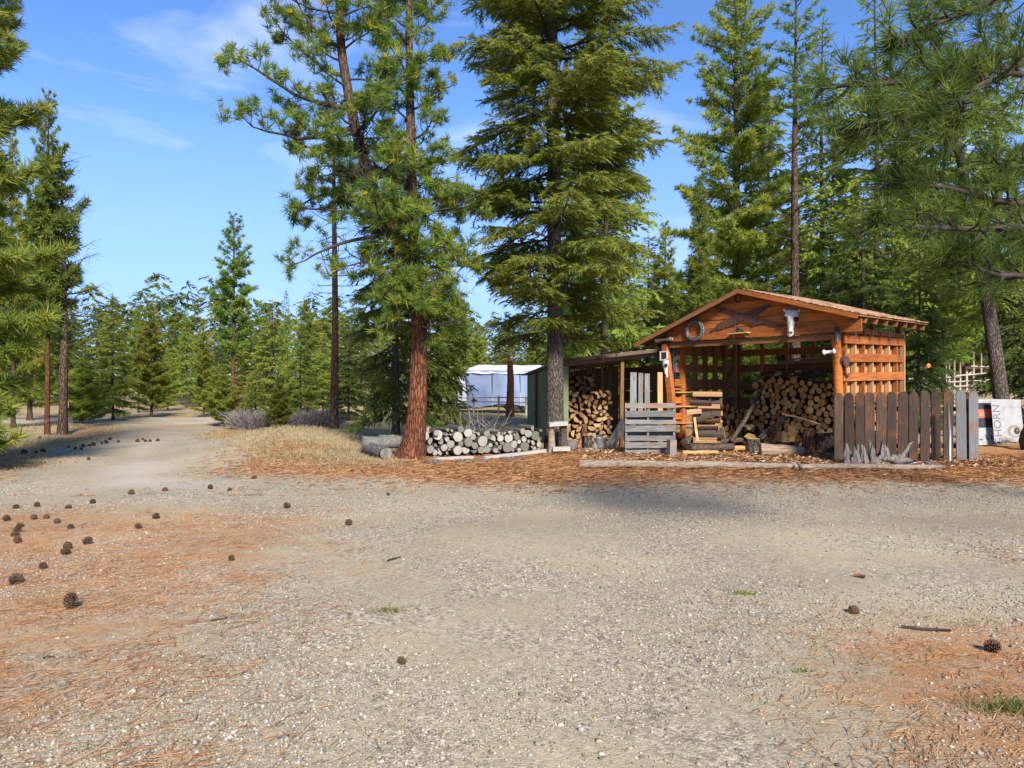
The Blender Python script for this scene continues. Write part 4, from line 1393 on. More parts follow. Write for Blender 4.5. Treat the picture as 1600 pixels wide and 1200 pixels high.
def log_meshes(kind, n, bark, end, sides=12):
    """Unit logs: radius 1 in x,z, from y = 0 to y = 1."""
    out = []
    for k in range(n):
        rr = random.Random(100 + k + hash(kind) % 7 if False else 100 + k)
        mb = MB()
        if kind == 'round':
            ang = [2 * math.pi * i / sides for i in range(sides)]
            rad = [1 + rr.uniform(-.07, .07) + .05 * math.sin(2 * a + k) for a in ang]
            sec = [(math.cos(a) * r, math.sin(a) * r) for a, r in zip(ang, rad)]
        else:   # split: wedge with an arc of bark
            a0 = rr.uniform(0, 6.28); span = rr.choice((1.2, 1.6, 2.2, 3.1))
            sec = [(-.45 * math.cos(a0 + span / 2), -.45 * math.sin(a0 + span / 2))]
            m = 6
            for i in range(m + 1):
                a = a0 + span * i / m
                sec.append((1.1 * math.cos(a) - .45 * math.cos(a0 + span / 2), 1.1 * math.sin(a) - .45 * math.sin(a0 + span / 2)))
            sec = [(x + rr.uniform(-.05, .05), z + rr.uniform(-.05, .05)) for x, z in sec]
        n_ = len(sec)
        ofs = [rr.uniform(-.02, .02) for _ in range(n_)]
        v = [(x, ofs[i] * .5, z) for i, (x, z) in enumerate(sec)]
        v += [(x * 1.02, .5, z * 1.02) for x, z in sec] + [(x * .97, 1 + ofs[i] * .5, z * .97) for i, (x, z) in enumerate(sec)]
        cx = sum(s[0] for s in sec) / n_; cz = sum(s[1] for s in sec) / n_
        v += [(cx, -.004, cz), (cx, 1.004, cz)]
        f, mi = [], []
        for j in range(2):
            for i in range(n_):
                i2 = (i + 1) % n_
                f.append((j * n_ + i, (j + 1) * n_ + i, (j + 1) * n_ + i2, j * n_ + i2))
                mi.append(0 if kind == 'round' or (0 < i < n_ - 1) else 1)
        for i in range(n_):
            i2 = (i + 1) % n_
            f.append((3 * n_, i, i2)); mi.append(1)
            f.append((3 * n_ + 1, 2 * n_ + i2, 2 * n_ + i)); mi.append(1)
        me = bpy.data.meshes.new(kind + "_log")
        me.from_pydata(v, [], f); me.polygons.foreach_set("material_index", mi); me.update()
        me.materials.append(bark); me.materials.append(end)
        out.append(me)
    return out


LOG_GREY = log_meshes('round', 5, M['log_bark_grey'], M['end_grey'])
LOG_GREY += log_meshes('split', 2, M['log_bark_grey'], M['end_grey'])
LOG_GOLD = log_meshes('round', 5, M['log_bark'], M['end_gold'], 10)
LOG_SPLIT = log_meshes('split', 9, M['log_bark'], M['end_split'])


def pack(width, height_fn, rfun, seed, limit, tries=14):
    """Drop circles into a bin of the given width; returns (x, z, r)."""
    rr = random.Random(seed)
    C = []
    fails = 0
    while len(C) < limit and fails < 60:
        r = rfun(rr)
        best = None
        for _ in range(tries):
            x = rr.uniform(r, width - r)
            z = r
            for cx, cz, cr in C:
                dx = abs(x - cx)
                if dx < cr + r:
                    z = max(z, cz + math.sqrt((cr + r) ** 2 - dx * dx))
            if best is None or z < best[1]: best = (x, z)
        x, z = best
        if z + r * .4 > height_fn(x):
            fails += 1; continue
        fails = 0
        C.append((x, z, r))
    return C


def where(x, z, width, height):
    w = ("far left", "left", "centre-left", "centre", "centre-right", "right", "far right")[min(6, max(0, int(7 * x / width)))]
    h = ("bottom", "lower", "middle", "upper", "top")[min(4, max(0, int(5 * z / height)))]
    return h + " row, " + w


def lay_logs(circles, base_m, meshes, length, names, label_fn, group, fat=1.0, seed=1, lenvar=.1):
    rr = random.Random(seed)
    for x, z, r in circles:
        o = bpy.data.objects.new(names, rr.choice(meshes))
        COL.objects.link(o)
        L = length * rr.uniform(1 - lenvar, 1 + lenvar)
        loc = Matrix.Translation((x, rr.uniform(-.07, .07), z))
        rot = Matrix.Rotation(rr.uniform(-.05, .05), 4, 'Z') @ Matrix.Rotation(rr.uniform(0, 6.28), 4, 'Y')
        o.matrix_world = base_m @ loc @ rot @ Matrix.Diagonal((r * fat, L, r * fat, 1))
        tag(o, label_fn(x, z, r), "log" if names == "log" else "firewood", group)


# grey round logs between the leaning pine and the fir
GP0 = Vector((-2.05, 15.95, 0)); GP1 = Vector((0.74, 17.35, 0))
gdir = (GP1 - GP0).normalized(); gl = (GP1 - GP0).length
gm = Matrix((gdir, Vector((0, 0, 1)).cross(gdir), Vector((0, 0, 1)))).transposed().to_4x4()
gm.translation = GP0 + Vector((0, 0, 0.06))


def grey_h(x):
    t = x / gl
    return 0.80 - 0.30 * t + 0.09 * math.sin(7 * t + 1.0) + (0.16 if t > .86 else 0) - (0.08 if .45 < t < .8 else 0)


def grey_r(rr):
    u = rr.random()
    return rr.uniform(.095, .125) if u < .22 else rr.uniform(.06, .09) if u < .6 else rr.uniform(.03, .055)


grey = pack(gl, grey_h, grey_r, 5, 150)


def grey_label(x, z, r):
    s = "thick" if r > .092 else "medium" if r > .056 else "slim"
    return f"{s} grey log, {where(x, z, gl, grey_h(x))} of the pile beside the fir"


lay_logs(grey, gm, LOG_GREY, .75, "log", grey_label, "grey round logs piled between the two trees", seed=3, lenvar=.16)

# golden rounds stacked against the shed's back wall
back_m = SHED_M @ Matrix.Translation((0.75, 2.42, 0.03))
def back_h(x): return 1.62 + 0.14 * math.sin(2.2 * x + .4) + (.14 if 1.0 < x < 2.4 else 0)
def back_r(rr): return rr.uniform(.082, .105) if rr.random() < .30 else rr.uniform(.055, .078)
backp = pack(3.3, back_h, back_r, 8, 290)
def back_label(x, z, r):
    s = "large" if r > .08 else "medium" if r > .066 else "small"
    return f"{s} golden round log, {where(x, z, 3.3, back_h(x))} of the stack inside the shed"
lay_logs(backp, back_m, LOG_GOLD, .50, "firewood_round", back_label, "round logs stacked inside the shed", seed=4)
# a stack along the left wall, its ends facing right
left_m = SHED_M @ Matrix.Translation((0.62, 0.75, 0.03)) @ Matrix.Rotation(math.pi / 2, 4, 'Z')
def left_h(x): return 1.02 + .10 * math.sin(3 * x)
leftp = pack(1.75, left_h, lambda rr: rr.uniform(.065, .095), 9, 80)
lay_logs(leftp, left_m, LOG_GOLD, .45, "firewood_round", lambda x, z, r: f"golden-ended log, {where(1.75 - x, z, 1.75, 1.05)} of the stack along the shed's left wall", "logs along the left wall of the shed", seed=6)
# split firewood in the lean-to
ltm = LT_M @ Matrix.Translation((0.04, 0.75, 0.04))
def lt_h(x): return 1.36 + .05 * math.sin(6 * x)
ltp = pack(1.62, lt_h, lambda rr: rr.uniform(.06, .088), 12, 160)
lay_logs(ltp, ltm, LOG_SPLIT, .42, "split_log", lambda x, z, r: f"{'thick' if r > .075 else 'thin'} split firewood piece, {where(x, z, 1.62, 1.38)} of the lean-to stack", "split firewood stacked in the lean-to", fat=1.28, seed=7)
ltm2 = LT_M @ Matrix.Translation((0.04, 1.6, 0.04))
ltp2 = [c for c in pack(1.5, lambda x: 1.9, lambda rr: rr.uniform(.07, .095), 13, 200) if c[1] > 1.1]
lay_logs(ltp2, ltm2, LOG_SPLIT, .42, "split_log", lambda x, z, r: f"split firewood piece, {where(x, z - 1.1, 1.5, .8)} of the dark rear stack under the lean-to roof", "rear split firewood in the lean-to", fat=1.28, seed=8)
# loose split pieces heaped before the back stack
rh = random.Random(31)
SPLIT_GOLD = log_meshes('split', 6, M['log_bark'], M['end_gold'])
for i in range(34):
    x = rh.uniform(1.0, 3.7); y = rh.uniform(1.75, 2.3); z = .07 + .16 * max(0, (y - 1.75)) / .55 * rh.random() * 2
    o = bpy.data.objects.new("split_log", SPLIT_GOLD[i % 6]); COL.objects.link(o)
    o.matrix_world = SHED_M @ Matrix.Translation((x, y, z)) @ Matrix.Rotation(rh.uniform(-1.3, 1.3), 4, 'Z') @ Matrix.Rotation(rh.uniform(-.15, .3), 4, 'X') @ Matrix.Rotation(rh.uniform(0, 6.28), 4, 'Y') @ Matrix.Diagonal((.095, .42, .095, 1))
    tag(o, "loose split piece, %s %s of the heap before the shed's log stack" % ("front" if y < 1.93 else "middle" if y < 2.1 else "rear", ("far left", "left", "centre-left", "centre-right", "right", "far right")[min(5, int((x - 1.0) / .45))]), "firewood", "loose split pieces before the shed stack")
board("pallet_deck", (0.0, 1.85, 1.1), (1.6, 1.85, 1.1), .6, .06, M['old_board'], leanto)
for xx in (.05, 1.55):
    board("rack_post", (xx, 1.85, 0), (xx, 1.85, 1.07), .08, .08, M['old_board'], leanto, face=(0, 1, 0))

# ------------------------------------------------------------------ things on and in the shed
M['bone'] = plain_mat('bleached_bone', (0.48, 0.455, 0.41), (0.70, 0.68, 0.64), 14.0, 0.8, 0.35)
M['socket'] = plain_mat('dark_hollow', (0.02, 0.017, 0.015), (0.05, 0.04, 0.035), 12.0, 0.95, 0.0)
M['wire'] = plain_mat('old_wire', (0.12, 0.115, 0.11), (0.28, 0.27, 0.26), 18.0, 0.55, 0.2, 0.5)
M['rust'] = plain_mat('rusty_iron', (0.055, 0.026, 0.019), (0.12, 0.055, 0.037), 12.0, 0.9, 0.3)
M['iron'] = plain_mat('dark_iron', (0.03, 0.03, 0.032), (0.075, 0.072, 0.07), 12.0, 0.6, 0.2, 0.4)
M['white_paint'] = plain_mat('white_paint', (0.50, 0.49, 0.465), (0.62, 0.61, 0.59), 8.0, 0.6, 0.05)
M['blue_cord'] = plain_mat('blue_cord', (0.02, 0.05, 0.35), (0.04, 0.09, 0.5), 20.0, 0.7, 0.0)
M['red_paint'] = plain_mat('red_paint', (0.40, 0.05, 0.03), (0.55, 0.08, 0.05), 10.0, 0.6, 0.1)
M['handle'] = grain_mat('ash_handle', [(0.3, (0.55, 0.36, 0.14)), (0.7, (0.74, 0.54, 0.26))], vary=.1)
M['zinc'] = plain_mat('galvanised_zinc', (0.28, 0.30, 0.32), (0.46, 0.49, 0.52), 9.0, 0.45, 0.15, 0.7)
M['drift'] = grain_mat('weathered_root', [(0.3, (0.045, 0.038, 0.032)), (0.5, (0.15, 0.13, 0.11)), (0.8, (0.33, 0.305, 0.27))], scale=(22, 22, 3), vary=.2, bump=.9)
M['log_skin'] = grain_mat('thin_log_skin', [(0.2, (0.07, 0.05, 0.037)), (0.45, (0.20, 0.145, 0.10)), (0.62, (0.34, 0.26, 0.19)), (0.8, (0.16, 0.11, 0.08))], scale=(3, 12, 12), nscale=2.6, bump=.7, vary=.1)
M['stump_bark'] = bark_mat('stump_bark', (0.10, 0.075, 0.058), (0.19, 0.145, 0.11), (0.03, 0.022, 0.017), scale=(16, 16, 5), bump=.8)
M['stump_red'] = bark_mat('red_stump_bark', (0.15, 0.072, 0.045), (0.26, 0.135, 0.085), (0.05, 0.028, 0.02), scale=(16, 16, 5), bump=.8)
M['stump_top'] = plain_mat('sawn_top', (0.32, 0.21, 0.11), (0.55, 0.40, 0.23), 14.0, 0.9, 0.2)

# coil of wire: one long spiral
c = shed_hit(1085, 515.5, 1, -0.14)
pts = []
for i in range(24 * 19 + 1):
    a = 2 * math.pi * i / 24
    ph = i * 0.83
    rr_ = 0.232 + 0.046 * math.cos(ph)
    pts.append((c.x + rr_ * math.cos(a), c.y + 0.040 * math.sin(ph), c.z + rr_ * math.sin(a)))
o = MB().tube(pts, .010, 4, smooth_=True).build("wire_coil", M['wire'])
tag(on_shed(o), "round coil of grey wire hung on the gable", "wire coil")

# bird silhouette cut from rusty sheet
bird = [(600, 515), (640, 488), (680, 440), (760, 395), (850, 355), (800, 332), (700, 302), (640, 272), (648, 255), (760, 285), (900, 325), (960, 325), (1060, 285), (1150, 255), (1225, 235),
        (1215, 262), (1130, 315), (1070, 348), (1150, 392), (1260, 428), (1375, 452), (1350, 470), (1240, 458), (1150, 440), (1060, 458), (1040, 477), (1000, 430), (940, 402), (900, 430), (885, 424), (860, 447),
        (845, 440), (820, 464), (805, 456), (780, 480), (765, 470), (740, 492), (690, 502), (655, 497), (622, 522)]
poly = []
for bx, by in bird:
    h = shed_hit(bx / 6.667 + 1020, by / 6.667 + 440, 1, -0.125)
    poly.append((h.x, h.z))
o = MB().prism(poly, -0.128, -0.118).build("metal_bird", M['rust'])
tag(on_shed(o), "rusty cut-metal flying bird fixed across the gable", "wall art")

# horseshoe
c = shed_hit(1153.5, 466.5, 1, -0.11)
pts = [(c.x + .075 * math.cos(a) * (1 - .12 * (a < -1 or a > 4.1)), c.y, c.z + .09 * math.sin(a)) for a in np.linspace(math.radians(130), math.radians(410), 13)]
o = MB().tube(pts, .015, 6).build("horseshoe", M['rust'])
tag(on_shed(o), "small horseshoe nailed near the peak of the gable", "horseshoe")

# little shelf with iron bits
c = shed_hit(1155, 521, 1, -0.16)
t = empty("wall_shelf"); tag(t, "short narrow wooden shelf under the metal bird on the gable", "shelf")
MB().bar((c.x - .26, -.17, c.z), (c.x + .26, -.17, c.z + .01), .15, .028).build("shelf_board", M['fresh'], t)
MB().box((c.x - .15, -.12, c.z - .05), (.03, .06, .08)).build("bracket", M['fresh'], t)
MB().box((c.x + .15, -.12, c.z - .045), (.03, .06, .08)).build("bracket", M['fresh'], t)
on_shed(t)
MB_ = MB().tube([(c.x - .12, -.17, c.z + .03), (c.x - .02, -.17, c.z + .13), (c.x + .05, -.18, c.z + .10), (c.x + .12, -.17, c.z + .03)], [.03, .045, .04, .02], 7, jit=.2)
tag(on_shed(MB_.build("iron_tool", M['iron'])), "dark iron tool lying on the small gable shelf", "tool")


def skull(px, py, h, plane, label, tilt=0.0, horn=True, flip=1):
    """Cow skull hung nose down: crown on top, sockets at the sides, long narrowing muzzle."""
    c = shed_hit(px, py, 1, plane)
    t = empty("cow_skull"); tag(t, label, "skull")
    # cross sections: height (1 top .. 0 nose), half width, depth
    sec = [(1.00, .10, .05), (.95, .19, .10), (.86, .235, .15), (.74, .26, .17), (.66, .24, .17), (.55, .155, .155), (.42, .125, .13), (.28, .105, .105), (.15, .115, .085), (.05, .10, .06), (0.0, .06, .03)]
    n = 14; v = []; f = []
    for hz, w, dp in sec:
        for k in range(n):
            a = 2 * math.pi * k / n
            x = w * h * math.cos(a); y = -dp * h * math.sin(a) * (1.0 if math.sin(a) > 0 else .35)
            v.append((x + random.uniform(-.006, .006), y, (hz - .5) * h + .02 * h * math.cos(2 * a)))
    for i in range(len(sec) - 1):
        for k in range(n):
            k2 = (k + 1) % n
            f.append((i * n + k, (i + 1) * n + k, (i + 1) * n + k2, i * n + k2))
    f += [tuple(range(n)), tuple(reversed(range((len(sec) - 1) * n, len(sec) * n)))]
    b = MB().add(v, f, 0, True)
    b.build("cranium", M['bone'], t)
    for s in (-1, 1):
        MB().lathe([(0.001, 0.012), (.05 * h, .010), (.085 * h, .0), (.10 * h, -.012), (.085 * h, -.02)], 10, (s * .185 * h, -.125 * h, .16 * h), M=Matrix.Rotation(math.radians(90), 3, 'X') @ Matrix.Rotation(s * .6, 3, 'Y')).build("eye_socket", M['socket'], t)
        MB().lathe([(0.001, 0.012), (.03 * h, .01), (.045 * h, -.01)], 8, (s * .045 * h, -.092 * h, -.34 * h), M=Matrix.Rotation(math.radians(90), 3, 'X')).build("nostril", M['socket'], t)
        if horn:
            MB().tube([(s * .17 * h, -.04 * h, .42 * h), (s * .26 * h, -.06 * h, .47 * h), (s * .30 * h, -.07 * h, .50 * h)], [.045 * h, .04 * h, .02 * h], 7, jit=.1).build("horn_stump", M['bone'], t)
    t.matrix_world = Matrix.Translation((c.x, c.y, c.z)) @ Matrix.Rotation(tilt, 4, 'Y') @ Matrix.Rotation(.35 * flip, 4, 'Z')
    on_shed(t)


skull(1236, 505, .60, -0.14, "white cow skull hung on the right side of the gable", .08)
skull(1041, 576, .50, -0.17, "white animal skull with a large hole on the left corner post", -.08, True, -1)

# white-framed dark panel on the left post
c = shed_hit(1037.5, 556, 1, -0.15)
t = empty("framed_panel"); tag(t, "small square dark panel in a white frame on the left corner post", "panel")
MB().box((c.x, c.y, c.z), (.19, .015, .20)).build("panel", M['socket'], t)
for x0, z0, x1, z1 in ((-.105, -.105, .105, -.105), (-.105, .105, .105, .105), (-.105, -.12, -.105, .12), (.105, -.12, .105, .12)):
    MB().bar((c.x + x0, c.y - .008, c.z + z0), (c.x + x1, c.y - .008, c.z + z1), .03 if x0 == x1 else .032, .030 if x0 == x1 else .028, up=(0, 1, 0)).build("frame", M['white_paint'], t)
on_shed(t)


def bone(p0, p1, r, label):
    p0 = Vector(p0); p1 = Vector(p1)
    pts = [p0, p0.lerp(p1, .10), p0.lerp(p1, .22), p0.lerp(p1, .6), p0.lerp(p1, .8), p0.lerp(p1, .92), p1]
    o = MB().tube(pts, [r * 1.1, r * 1.75, r * .95, r * .8, r, r * 1.8, r * 1.0], 9, jit=.12).build("bone", M['bone'])
    tag(on_shed(o), label, "bone")


a = shed_hit(1024, 532, 1, -.10); b = shed_hit(1051, 529, 1, -.12)
bone((a.x, a.y, a.z), (b.x, b.y, b.z), .035, "long white bone lying on top of the left corner post")
a = shed_hit(1286, 551, 1, -.18); b = shed_hit(1305, 549, 1, -.13)
bone((a.x, a.y, a.z), (b.x, b.y, b.z), .038, "white bone sticking out of the right corner post")

# blue cord hanging inside the left post
c = shed_hit(1054, 536, 1, .12); e = shed_hit(1053, 598, 1, .12)
o = MB().tube([(c.x, .12, c.z), (c.x - .02, .11, (c.z + e.z) / 2), (c.x - .03, .12, e.z), (c.x + .0, .13, e.z - .03), (c.x + .03, .13, (c.z + e.z) / 2), (c.x + .03, .12, c.z)], .012, 5).build("blue_rope", M['blue_cord'])
tag(on_shed(o), "loop of bright blue cord hanging beside the left post", "rope")

# rusty pulley and hook on the right wall, dark hinge on the right post
px_ = SW + .13
t = empty("pulley"); tag(t, "rusty round pulley with hook hanging on the shed's right wall", "pulley")
h = shed_hit(1320, 565, 0, px_)
MB().lathe([(.0, .03), (.10, .03), (.13, .045), (.13, .02), (.10, .0), (.13, -.02), (.13, -.045), (.10, -.03), (.0, -.03)], 16, (h.x, h.y, h.z), M=Matrix.Rotation(math.radians(90), 3, 'Y')).build("wheel", M['rust'], t)
MB().tube([(h.x, h.y, h.z - .1), (h.x, h.y + .02, h.z - .24), (h.x + .01, h.y + .10, h.z - .32), (h.x + .01, h.y + .18, h.z - .27)], [.02, .022, .02, .012], 6).build("hook", M['rust'], t)
MB().tube([(h.x, h.y, h.z + .1), (h.x - .01, h.y - .02, h.z + .22)], .015, 5).build("hanger", M['rust'], t)
on_shed(t)
h = shed_hit(1307, 522, 1, -.13)
o = MB().tube([(h.x, -.13, h.z - .16), (h.x + .01, -.14, h.z - .02), (h.x, -.13, h.z + .14)], [.05, .065, .045], 6, jit=.15).build("iron_bracket", M['iron'])
tag(on_shed(o), "dark iron bracket at the top of the right corner post", "bracket")


# ---- stumps, chunks, axe
def stump(px, d, r, h, label, bark='stump_bark', tilt=0.0, z0=0.0, name="stump", sides=16, taper=.93):
    p = ground_at(px, d)
    mb = MB()
    k = random.uniform(0, 6)
    prof = [(1.10, -.01), (1.02, .12), (.98, .5), (taper, .97), (taper * .97, 1.0)]
    v = []
    for rr_, hz in prof:
        for i in range(sides):
            a = 2 * math.pi * i / sides
            q = r * rr_ * (1 + .05 * math.sin(3 * a + k) + random.uniform(-.02, .02))
            v.append((q * math.cos(a), q * math.sin(a), hz * h))
    f = []
    for i in range(len(prof) - 1):
        for j in range(sides):
            j2 = (j + 1) % sides
            f.append((i * sides + j, i * sides + j2, (i + 1) * sides + j2, (i + 1) * sides + j))
    mb.add(v, f, 0, False)
    n = len(prof) - 1
    mb.f.append(tuple(n * sides + j for j in range(sides))); mb.m.append(1); mb.s.append(False)
    o = mb.build(name, [M[bark], M['stump_top']])
    o.matrix_world = Matrix.Translation((p.x, p.y, p.z + z0)) @ Matrix.Rotation(tilt, 4, 'Y')
    return tag(o, label, "stump" if name == "stump" else "log")


def lying_log(p0, p1, r0, r1, label, bark, end, name="log", n=14, bend=0.02, seg=7, cat="log", flat=1.0):
    p0 = Vector(p0); p1 = Vector(p1)
    rr_ = random.Random(int(abs(p0.x * 100 + p0.y)))
    pts, rad = [], []
    for k in range(seg + 1):
        t_ = k / seg
        q = p0.lerp(p1, t_)
        q += Vector((rr_.uniform(-1, 1), rr_.uniform(-1, 1), rr_.uniform(-.6, .6))) * bend * (0 < k < seg)
        pts.append(q); rad.append((r0 + (r1 - r0) * t_) * (1 + rr_.uniform(-.06, .06)))
    o = MB().tube(pts, rad, n, 0, True, True, .05, 1).build(name, [bark, end])
    return tag(o, label, cat)


stump(1290, 17.6, .255, .47, "wide dark grey stump at the right end of the wood stack")
stump(1262, 17.25, .155, .58, "tall red-barked log standing on end in the shed", 'stump_red', .05, name="log", taper=.78)
stump(1177, 17.6, .175, .33, "low dark stump left of the lying split log")
stump(1228, 18.0, .20, .22, "short brown chopping block under the stacked chunks")
p = ground_at(1178, 17.5); zt = p.z + .33
o = MB().prism([(-.14, 0), (.14, .0), (.10, .10), (-.05, .14)], -.1, .1).build("split_chunk", M['fresh'])
o.location = ground_at(1172, 18.3) + Vector((0, 0, .25)); o.rotation_euler = (.2, .4, .6)
tag(o, "fresh orange split chunk behind the low dark stump", "firewood")
for px, d, z0, sz, rz, lb in ((1222, 17.98, .225, (.17, .20, .24), .3, "pale square chunk on the left of the chopping block"), (1236, 18.05, .225, (.16, .2, .13), -.2, "small low chunk on the right of the chopping block"),
                              (1234, 18.08, .36, (.20, .2, .24), .15, "topmost pale chunk stacked over the chopping block")):
    p = ground_at(px, d)
    o = MB().box((0, 0, sz[2] / 2), sz, taper=.92).build("wood_chunk", M['fresh'])
    o.location = (p.x, p.y, p.z + z0); o.rotation_euler = (0, 0.03, rz)
    tag(o, lb, "firewood")
# half log lying with its split face to the front
p = ground_at(1188, 16.9); q = ground_at(1255, 16.75)
mb = MB()
L = (q - p).length
sec = [(-.16, 0), (.15, 0), (.21, .08), (.19, .16), (.11, .235), (.0, .265), (-.11, .225), (-.19, .11)]
v = []
for k in range(7):
    t_ = k / 6
    s = 1.0 - .25 * t_ + random.uniform(-.03, .03)
    for y, z in sec: v.append((L * t_ + random.uniform(-.01, .01), y * s, z * s + random.uniform(-.008, .008)))
f = []
for k in range(6):
    for i in range(8):
        j = (i + 1) % 8
        f.append((k * 8 + i, (k + 1) * 8 + i, (k + 1) * 8 + j, k * 8 + j))
mb.add(v, f); mb.f += [tuple(range(8)), tuple(48 + i for i in range(7, -1, -1))]; mb.m += [0, 0]; mb.s += [False, False]
o = mb.build("half_log", M['cedar_pale']); M['half_log'] = grain_mat('half_log_wood', [(0.3, (0.12, 0.08, 0.055)), (0.5, (0.27, 0.19, 0.125)), (0.8, (0.40, 0.30, 0.205))], scale=(2.5, 16, 16), bump=.8, vary=.1)
o.data.materials[0] = M['half_log']
o.location = (p.x, p.y, p.z + .02); o.rotation_euler = (0, 0, math.atan2(q.y - p.y, q.x - p.x))
tag(o, "large pale split log lying across the front of the shed", "log")

# axe stuck in the top chunk
t = empty("axe"); tag(t, "axe with pale curved handle stuck in the chopping chunk", "axe")
A0 = at(1226, 648, 17.3); A1 = at(1284, 663, 16.6)
dv = (A1 - A0).normalized()
MB().tube([A0 - dv * .06, A0, A0.lerp(A1, .25) + Vector((0, 0, .02)), A0.lerp(A1, .6) + Vector((0, 0, .015)), A0.lerp(A1, .9) - Vector((0, 0, .01)), A1 - Vector((0, 0, .02))], [.018, .02, .021, .019, .024, .032], 8).build("handle", M['handle'], t)
MB().tube([A0 - dv * .02, A0 + dv * .02], .026, 8).build("collar", M['red_paint'], t)
hd = Vector((-.55, .3, -.75)).normalized()
MB().add([A0 + dv * .03 + Vector((0, .02, 0)), A0 - dv * .04 + Vector((0, .02, 0)), A0 + dv * .03 - Vector((0, .02, 0)), A0 - dv * .04 - Vector((0, .02, 0)),
          A0 + hd * .20 + dv * .06, A0 + hd * .20 - dv * .07], [(0, 1, 3, 2), (0, 4, 5, 1), (2, 3, 5, 4), (0, 2, 4), (1, 5, 3)]).build("axe_head", M['iron'], t)

# ---- split pieces stacked at the left of the opening
rows = [("longest pale piece on top of the split stack by the left post", 1082, 1128, 615, 'fresh'), ("grey barky piece second from the top of the split stack", 1078, 1112, 628, 'b'), ("short brown piece right of the grey barky one", 1112, 1128, 629, 'b'),
        ("orange piece third from the top of the split stack", 1090, 1125, 637, 'f'), ("dark bark piece sticking out left of the split stack", 1073, 1096, 646, 'b'), ("flat orange piece high in the middle of the split stack", 1096, 1114, 647, 'f'),
        ("pale end piece right of the flat orange one", 1113, 1128, 646, 'f'), ("brown round-backed piece in the middle of the split stack", 1082, 1104, 657, 'b'), ("orange piece beside the round-backed one", 1104, 1126, 657, 'f'),
        ("dull brown piece below the middle of the split stack", 1086, 1122, 667, 'b'), ("bright orange piece low in the split stack", 1088, 1118, 676, 'f'), ("short dark piece right of the low bright one", 1116, 1132, 677, 'b'),
        ("dull grey piece next to the bottom of the split stack", 1083, 1120, 686, 'b'), ("bottom piece of the split stack, mostly bark", 1080, 1126, 695, 'b')]
for i, (lb, x0, x1, py, kind) in enumerate(rows):
    d = 17.45 + .04 * (i % 3)
    p0 = at(x0, py, d); p1 = at(x1, py - random.uniform(-1.5, 2.5), d - .10)
    me = LOG_SPLIT[(i * 4 + 1) % 9]
    o = bpy.data.objects.new("split_log", me); COL.objects.link(o)
    dv = (p1 - p0); L = dv.length
    q = dv.to_track_quat('Y', 'Z')
    o.matrix_world = Matrix.Translation(p0) @ q.to_matrix().to_4x4() @ Matrix.Rotation(i * 1.3, 4, 'Y') @ Matrix.Diagonal((.115, L, .115, 1))
    tag(o, lb, "firewood")
# filler rounds behind them
fm = Matrix.Translation((4.36, 17.72, 0.02)) @ Matrix.Rotation(math.radians(-14), 4, 'Z')
for x, z, r in pack(.66, lambda x: 1.22, lambda rr: rr.uniform(.065, .09), 22, 60):
    o = bpy.data.objects.new("split_log", LOG_SPLIT[int(x * 100) % 9]); COL.objects.link(o)
    o.matrix_world = fm @ Matrix.Translation((x, 0, z)) @ Matrix.Rotation(x * 60, 4, 'Y') @ Matrix.Diagonal((r * 1.2, .42, r * 1.2, 1))
    tag(o, f"split log end, {where(x, z, .66, 1.25)} of the short stack inside the shed's left post", "log", "split logs just inside the left post")
# logs on the ground in front
for a, b, r, lb in (((1068, 694), (1100, 676), .12, "grey mossy slab leaning at the left end of the front logs"), ((1075, 701), (1146, 698), .10, "long weathered split log at the front left of the shed"),
                    ((1112, 690), (1160, 688), .07, "brown split log behind the long weathered one"), ((1066, 708), (1122, 708), .05, "flat orange slab nearest the yard at the shed front"),
                    ((1140, 702), (1165, 700), .07, "short split log whose pale end faces the yard")):
    d = EYE * F / max(a[1] - HORIZON + r * F / 17, 96)
    p0 = at(a[0], a[1], min(d, 17.6)); p1 = at(b[0], b[1], min(d, 17.6) + .1)
    p0.z = max(p0.z, r + .01)
    p1.z = max(p1.z, r + .01)
    lying_log(p0, p1, r, r * .85, lb, M['log_bark'] if 'grey' in lb or 'weather' in lb else M['fresh'], M['stump_top'], n=9, name="split_log", cat="firewood")
# thin upright slat and a slat lying
board_d = dict(seg=2)
o = board("slat", at(1085, 652, 17.1), at(1090, 690, 17.0), .05, .03, M['fresh'], None, face=(0, 1, 0)); tag(o, "thin pale upright slat leaning on the split stack", "slat")
o = board("slat", at(1086, 688, 16.9), at(1120, 690, 16.8), .05, .03, M['fresh'], None, face=(0, 0, 1)); tag(o, "thin pale slat lying across the front logs", "slat")
# dark poles leaning in the stack
tag(MB().tube([at(1142, 690, 17.5), at(1165, 655, 17.9), at(1192, 603, 18.8)], [.05, .048, .04], 8, jit=.06).build("pole", M['log_bark']), "long dark pole leaning across the left of the log stack", "pole")
tag(MB().tube([at(1186, 686, 17.9), at(1208, 668, 18.0), at(1232, 650, 18.2)], [.07, .075, .06], 8, jit=.08).build("pole", M['stump_bark']), "short thick dark timber leaning beside the chopping block", "pole")
